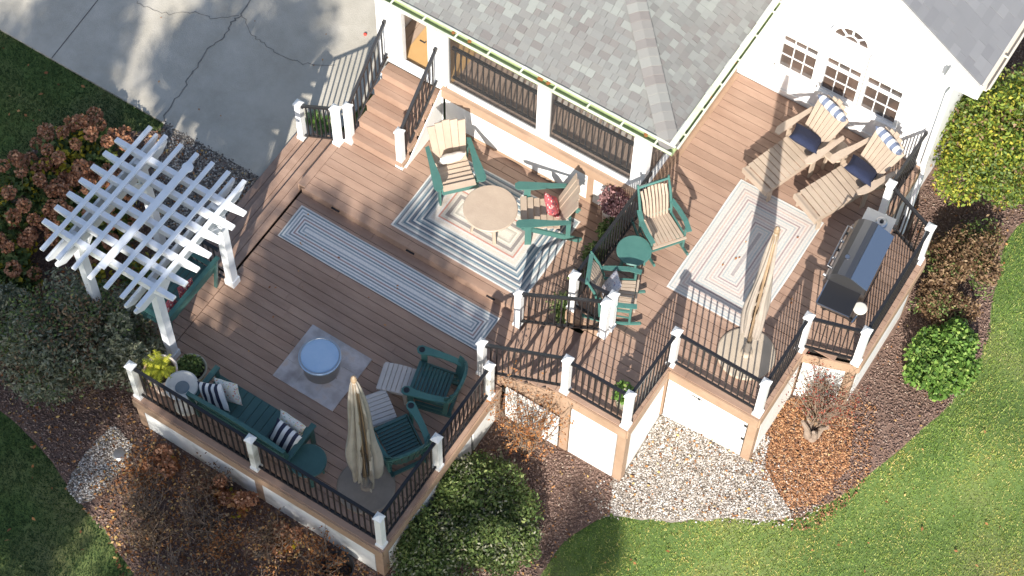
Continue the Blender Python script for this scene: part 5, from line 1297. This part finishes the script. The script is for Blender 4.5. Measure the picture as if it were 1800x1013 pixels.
# ------------------------------------------------------------------ loose ground cover
DECKS = [[(-11.65, 8.45), (-7.12, 8.45), (-7.12, 11.58), (-5.0, 11.58), (-5.0, 12.8), (-3.5, 12.8), (-3.5, 14.1), (-2.68, 14.35), (-2.68, 16.46), (-3.5, 16.8), (-3.5, 30), (-11.6, 30), (-12.45, 13.9), (-12.45, 10.95), (-11.65, 10.95)]]
def loose(name, poly, n, sc, m, label, zo, excl=(), flat=.35, tilt=.5, shape='box', kind='stuff'):
    q = scatter(poly, n, excl); z = gz(q[:, 0], q[:, 1]) + zo + RNG.uniform(0, .012, n); s = RNG.uniform(.55, 1.35, n)
    if shape == 'box': Ms = np.stack([sc*s, sc*s*RNG.uniform(.25, .5, n), sc*.22*s], 1); o = npsolid(name, BOX_V, BOX_F, np.column_stack([q, z]), Ms, RNG.uniform(0, 6.28, n), m, tilt=tilt)
    else: Ms = np.stack([sc*s, sc*s*RNG.uniform(.6, 1, n), sc*s*RNG.uniform(.35, .7, n)], 1); o = npsolid(name, OCT_V, OCT_F, np.column_stack([q, z]), Ms, RNG.uniform(0, 6.28, n), m, tilt=tilt)
    return tag(o, label, name.replace('_', ' '), kind=kind)
loose('gravel', GRAVEL, 16000, .0175, 'stone', 'loose white gravel stones below the upper deck', .036, DECKS, shape='oct')
loose('gravel', GRAV_L, 2200, .020, 'stone', 'loose white gravel stones round the drain cap', .040, shape='oct')
loose('gravel', PEBBLE, 7000, .022, 'pebble', 'loose grey and brown pebbles beside the driveway', .040, DECKS, shape='oct')
edge_g = [(-3.6,13.0),(-2.5,13.3),(-2.2,12.8),(-2.5,12.3),(-3.0,12.0),(-4.9,11.0),(-5.3,11.2),(-5.2,11.6)]
loose('gravel', edge_g, 1100, .018, 'stone', 'stray white stones along the gravel edge', .03, DECKS, shape='oct')
LAWN_EDGE = [(-4.5,10.8),(-3.5,11.78),(-2.85,12.1),(-2.3,12.4),(-2.0,12.8),(-1.6,13.3),(1,13),(-1,10)]
OR_ = [(-3.7,12.9),(-3.5,14.0),(-3.0,14.4),(-2.5,14.3),(-2.2,13.6),(-2.3,12.95),(-2.6,12.55),(-3.1,12.65)]
loose('wood_chips', OR_, 6500, .034, 'chip_orange', 'orange brown wood chips round the red leaved shrub', .03, DECKS)
OR2 = [(x*1.0 + (x + 2.95)*.45, y + (y - 13.4)*.40) for x, y in OR_]
loose('wood_chips', [p for p in OR2], 1500, .034, 'chip_orange', 'stray orange wood chips thinning out round the red leaved shrub', .033, DECKS + [LAWN_EDGE, GRAVEL])
loose('wood_chips', BED_R, 20000, .030, 'chip', 'dark brown wood chips covering the right hand bed', .026, DECKS)
loose('wood_chips', BED_M, 16000, .032, 'chip', 'dark brown wood chips covering the bed below the front corner', .03, DECKS)
loose('wood_chips', BED_L, 26000, .034, 'chip', 'dark brown wood chips covering the left hand bed', .035, DECKS)
def litter(name, poly, n, L, m, label, zo, excl=()):
    q = scatter(poly, n, excl); z = gz(q[:, 0], q[:, 1]) + zo + RNG.uniform(0, .03, n); D = RNG.normal(size=(n, 3)); D[:, 2] *= .25
    return tag(leaves(name, np.column_stack([q, z]), L*RNG.uniform(.5, 1.3, n), .6, m, None, up=1.2, D=D), label, 'leaves', kind='stuff')
LOWBED = [(-11.5, 8.4), (-7.3, 8.4), (-7.3, 6), (-10.2, 6.2), (-11.6, 7.2)]
litter('fallen_leaves', LOWBED, 2600, .05, 'leaflitter', 'rust and brown fallen leaves in the lower left bed', .05)
litter('fallen_leaves', BED_L, 2600, .055, 'leaflitter', 'brown fallen leaves through the left hand bed', .05, DECKS)
litter('fallen_leaves', BED_M, 600, .04, 'leaflitter', 'brown fallen leaves in the bed by the bark path', .05, DECKS)
litter('fallen_leaves', BED_R, 350, .045, 'leaflitter', 'brown fallen leaves in the right hand bed', .05, DECKS)
litter('fallen_leaves', GRAVEL, 260, .05, 'leaflitter', 'a few brown leaves lying on the white gravel', .06, DECKS)
# grass blades
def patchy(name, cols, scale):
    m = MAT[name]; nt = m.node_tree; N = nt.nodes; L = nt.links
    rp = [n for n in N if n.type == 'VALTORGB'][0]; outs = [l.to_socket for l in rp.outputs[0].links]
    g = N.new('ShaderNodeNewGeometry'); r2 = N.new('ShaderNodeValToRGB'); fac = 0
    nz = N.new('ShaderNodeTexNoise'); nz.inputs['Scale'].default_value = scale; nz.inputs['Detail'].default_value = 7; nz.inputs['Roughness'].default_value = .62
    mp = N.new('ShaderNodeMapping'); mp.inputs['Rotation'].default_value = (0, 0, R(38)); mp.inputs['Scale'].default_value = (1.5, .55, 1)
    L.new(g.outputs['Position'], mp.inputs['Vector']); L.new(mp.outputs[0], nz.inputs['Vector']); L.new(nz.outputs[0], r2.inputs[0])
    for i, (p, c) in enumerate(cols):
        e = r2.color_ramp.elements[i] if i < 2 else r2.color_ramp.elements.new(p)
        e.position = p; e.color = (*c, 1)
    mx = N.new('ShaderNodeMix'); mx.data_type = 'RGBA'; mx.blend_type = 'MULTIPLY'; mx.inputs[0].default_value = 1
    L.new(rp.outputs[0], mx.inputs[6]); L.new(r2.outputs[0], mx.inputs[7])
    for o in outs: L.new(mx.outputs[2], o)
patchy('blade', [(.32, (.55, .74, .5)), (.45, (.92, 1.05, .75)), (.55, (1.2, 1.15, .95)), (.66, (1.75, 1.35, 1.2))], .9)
patchy('blade_shaded', [(.32, (.45, .55, .5)), (.5, (.9, 1, .9)), (.68, (1.5, 1.3, 1.2))], 1.1)
BEDS = [chaikin(BED_R, 1), chaikin(BED_M, 1), chaikin(BED_L, 1), chaikin(GRAVEL, 1), DECKS[0], DRIVE]
def grass(name, poly, n, h, m, label, excl):
    q = scatter(poly, n, excl); z = gz(q[:, 0], q[:, 1]); a = RNG.uniform(0, 6.28, n); hh = h*RNG.uniform(.5, 1.2, n); w = .006 + .004*RNG.random(n); le = RNG.normal(size=(n, 2))*.5*hh[:, None]
    b = np.column_stack([q, z - .005]); s = np.stack([np.cos(a)*w, np.sin(a)*w, 0*a], 1); tip = b + np.column_stack([le, hh])
    return tag(npmesh(name, np.stack([b - s, b + s, tip], 1).reshape(-1, 3), 3, m), label, 'grass', kind='stuff')
LR = [(-6.3, 6.8), (-5.6, 11.1), (-4.2, 12.4), (-2.6, 13.6), (-2.2, 15.5), (-2.4, 18.5), (-2.6, 23), (2.5, 22), (3.5, 13), (1.5, 9), (-2, 6.5)]
LL = [(-19.5, 12.86), (-14.0, 12.86), (-14.4, 11.6), (-14.6, 11.2), (-14.6, 9.6), (-13.9, 8.5), (-12, 8.0), (-10.3, 7.4), (-8.4, 5.9), (-7.5, 4.2), (-13, 4), (-17.5, 6), (-20, 10)]
grass('grass', LR, 230000, .042, 'blade', 'green lawn grass with tan streaks on the right', BEDS)
grass('grass', LL, 150000, .045, 'blade_shaded', 'dark green shaded lawn grass on the left', BEDS)
litter('fallen_leaves', LR, 260, .06, 'leaflitter', 'scattered tan leaves on the right lawn', .045, BEDS)
litter('fallen_leaves', LL, 220, .07, 'leaflitter', 'scattered tan leaves on the left lawn', .045, BEDS)

# ------------------------------------------------------------------ autumn trees south of the deck; their crowns shade the left half of the place
SD = Vector((.59, -1.447, 1.0))
def tree(bx, by, clumps, label, seed):
    rnd = random.Random(seed); z0 = g1(bx, by) - .1; t = empty('shade_tree', (bx, by, z0), label=label, cat='tree')
    cs = []
    for (x, y, r, dens, up_) in clumps:
        c = Vector((x, y, 0)) + SD*up_; cs.append((c - Vector((bx, by, z0)), r, dens))
    hz = min(c.z for c, _, _ in cs) - 1.2
    MB().tube([(0, 0, 0), (.05, .03, hz*.35), (-.04, .05, hz*.7), (0, 0, hz)], [.26, .2, .17, .14], 12).build('trunk', 'bark', t, smooth=True)
    for c, r, d in cs:
        m1 = Vector((c.x*.45, c.y*.45, hz + (c.z - hz)*.45)) + Vector((0, 0, .2)); MB().tube([(0, 0, hz*.93), m1, c], [.11, .07, .03], 7).build('limb', 'bark', t)
    allp = []
    for c, r, d in cs:
        n = int(d*r*r*760); g = np.random.default_rng(seed + int(r*100) + int(abs(c.x)*37)); k = 10
        cc = g.normal(size=(k, 3)); cc /= np.linalg.norm(cc, axis=1)[:, None]; cc *= g.uniform(.2, .72, k)[:, None]
        kk = g.integers(0, k, n); q = g.normal(size=(n, 3)); q /= np.linalg.norm(q, axis=1)[:, None]
        p = (cc[kk] + q*g.uniform(.1, .5, n)[:, None])*r; p[:, 2] *= .7; allp.append(p + np.array(tuple(c)))
    P = np.concatenate(allp); leaves('crown', P, .20*RNG.uniform(.6, 1.2, len(P)), .6, 'leaf_tree', t)
    return t
tree(-3.2, -3.6, [(-9.6, 10.6, 2.3, 1.9, 10), (-8.3, 9.3, 1.7, 2.0, 10.5), (-10.6, 9.2, 1.6, 1.8, 9.5), (-8.4, 11.5, 1.3, 1.7, 9.5), (-10.8, 12.0, 1.2, 1.2, 9.6)], 'autumn tree standing off to the south, shading the fire pit', 1)
tree(-8.6, -5.2, [(-13.2, 9.3, 2.2, 1.0, 10), (-15.8, 9.0, 2.4, 2.0, 10.5), (-16.2, 11.6, 2.0, 2.0, 10), (-13.0, 11.4, 1.4, 1.2, 9.6), (-12.6, 6.6, 2.1, 1.3, 10.2), (-15.6, 6.6, 2.2, 2, 10.6), (-12.6, 6.3, 1.3, 1.5, 10.8), (-13.4, 5.2, 1.9, 1.8, 10.4), (-11.6, 5.0, 1.3, 1.4, 10.1), (-17.6, 8, 2, 1.8, 10.5), (-14.6, 13.6, 1.2, 1.3, 9.8), (-13.9, 14.3, 1.25, 1.8, 10), (-13.2, 14.6, .6, 1.6, 10.2), (-12.9, 12.4, .8, 1.2, 9.8)], 'broad autumn tree off to the south west, shading the left lawn', 2)
tree(-2.4, -8.2, [(-9.6, 6.6, 1.9, 1.5, 11.5), (-7.2, 8.0, 1.1, 1.3, 11), (-6.2, 7.2, 1.2, 1.3, 11.5), (-4.4, 8.9, .9, 1.4, 11), (-6.2, 9.6, .7, .8, 11)], 'slender autumn tree off to the south, shading the hedge', 3)
rl = random.Random(77)
for nm, n, bx, z in (('lower deck boards', 20, (-11.4, -7.4, 9.8, 12.6), .02), ('upper deck boards', 12, (-6.5, -3.9, 14.6, 17.6), Z2 + .02), ('driveway', 9, (-16, -12.8, 13.2, 16), -.465)):
    P = np.array([(rl.uniform(bx[0], bx[1]), rl.uniform(bx[2], bx[3]), z) for _ in range(n)]); D = RNG.normal(size=(n, 3)); D[:, 2] *= .15
    tag(leaves('fallen_leaves', P, .05*RNG.uniform(.6, 1.2, n), .6, 'leaf_rust', None, up=2, D=D), 'small brown leaves scattered on the ' + nm, 'leaves', kind='stuff')
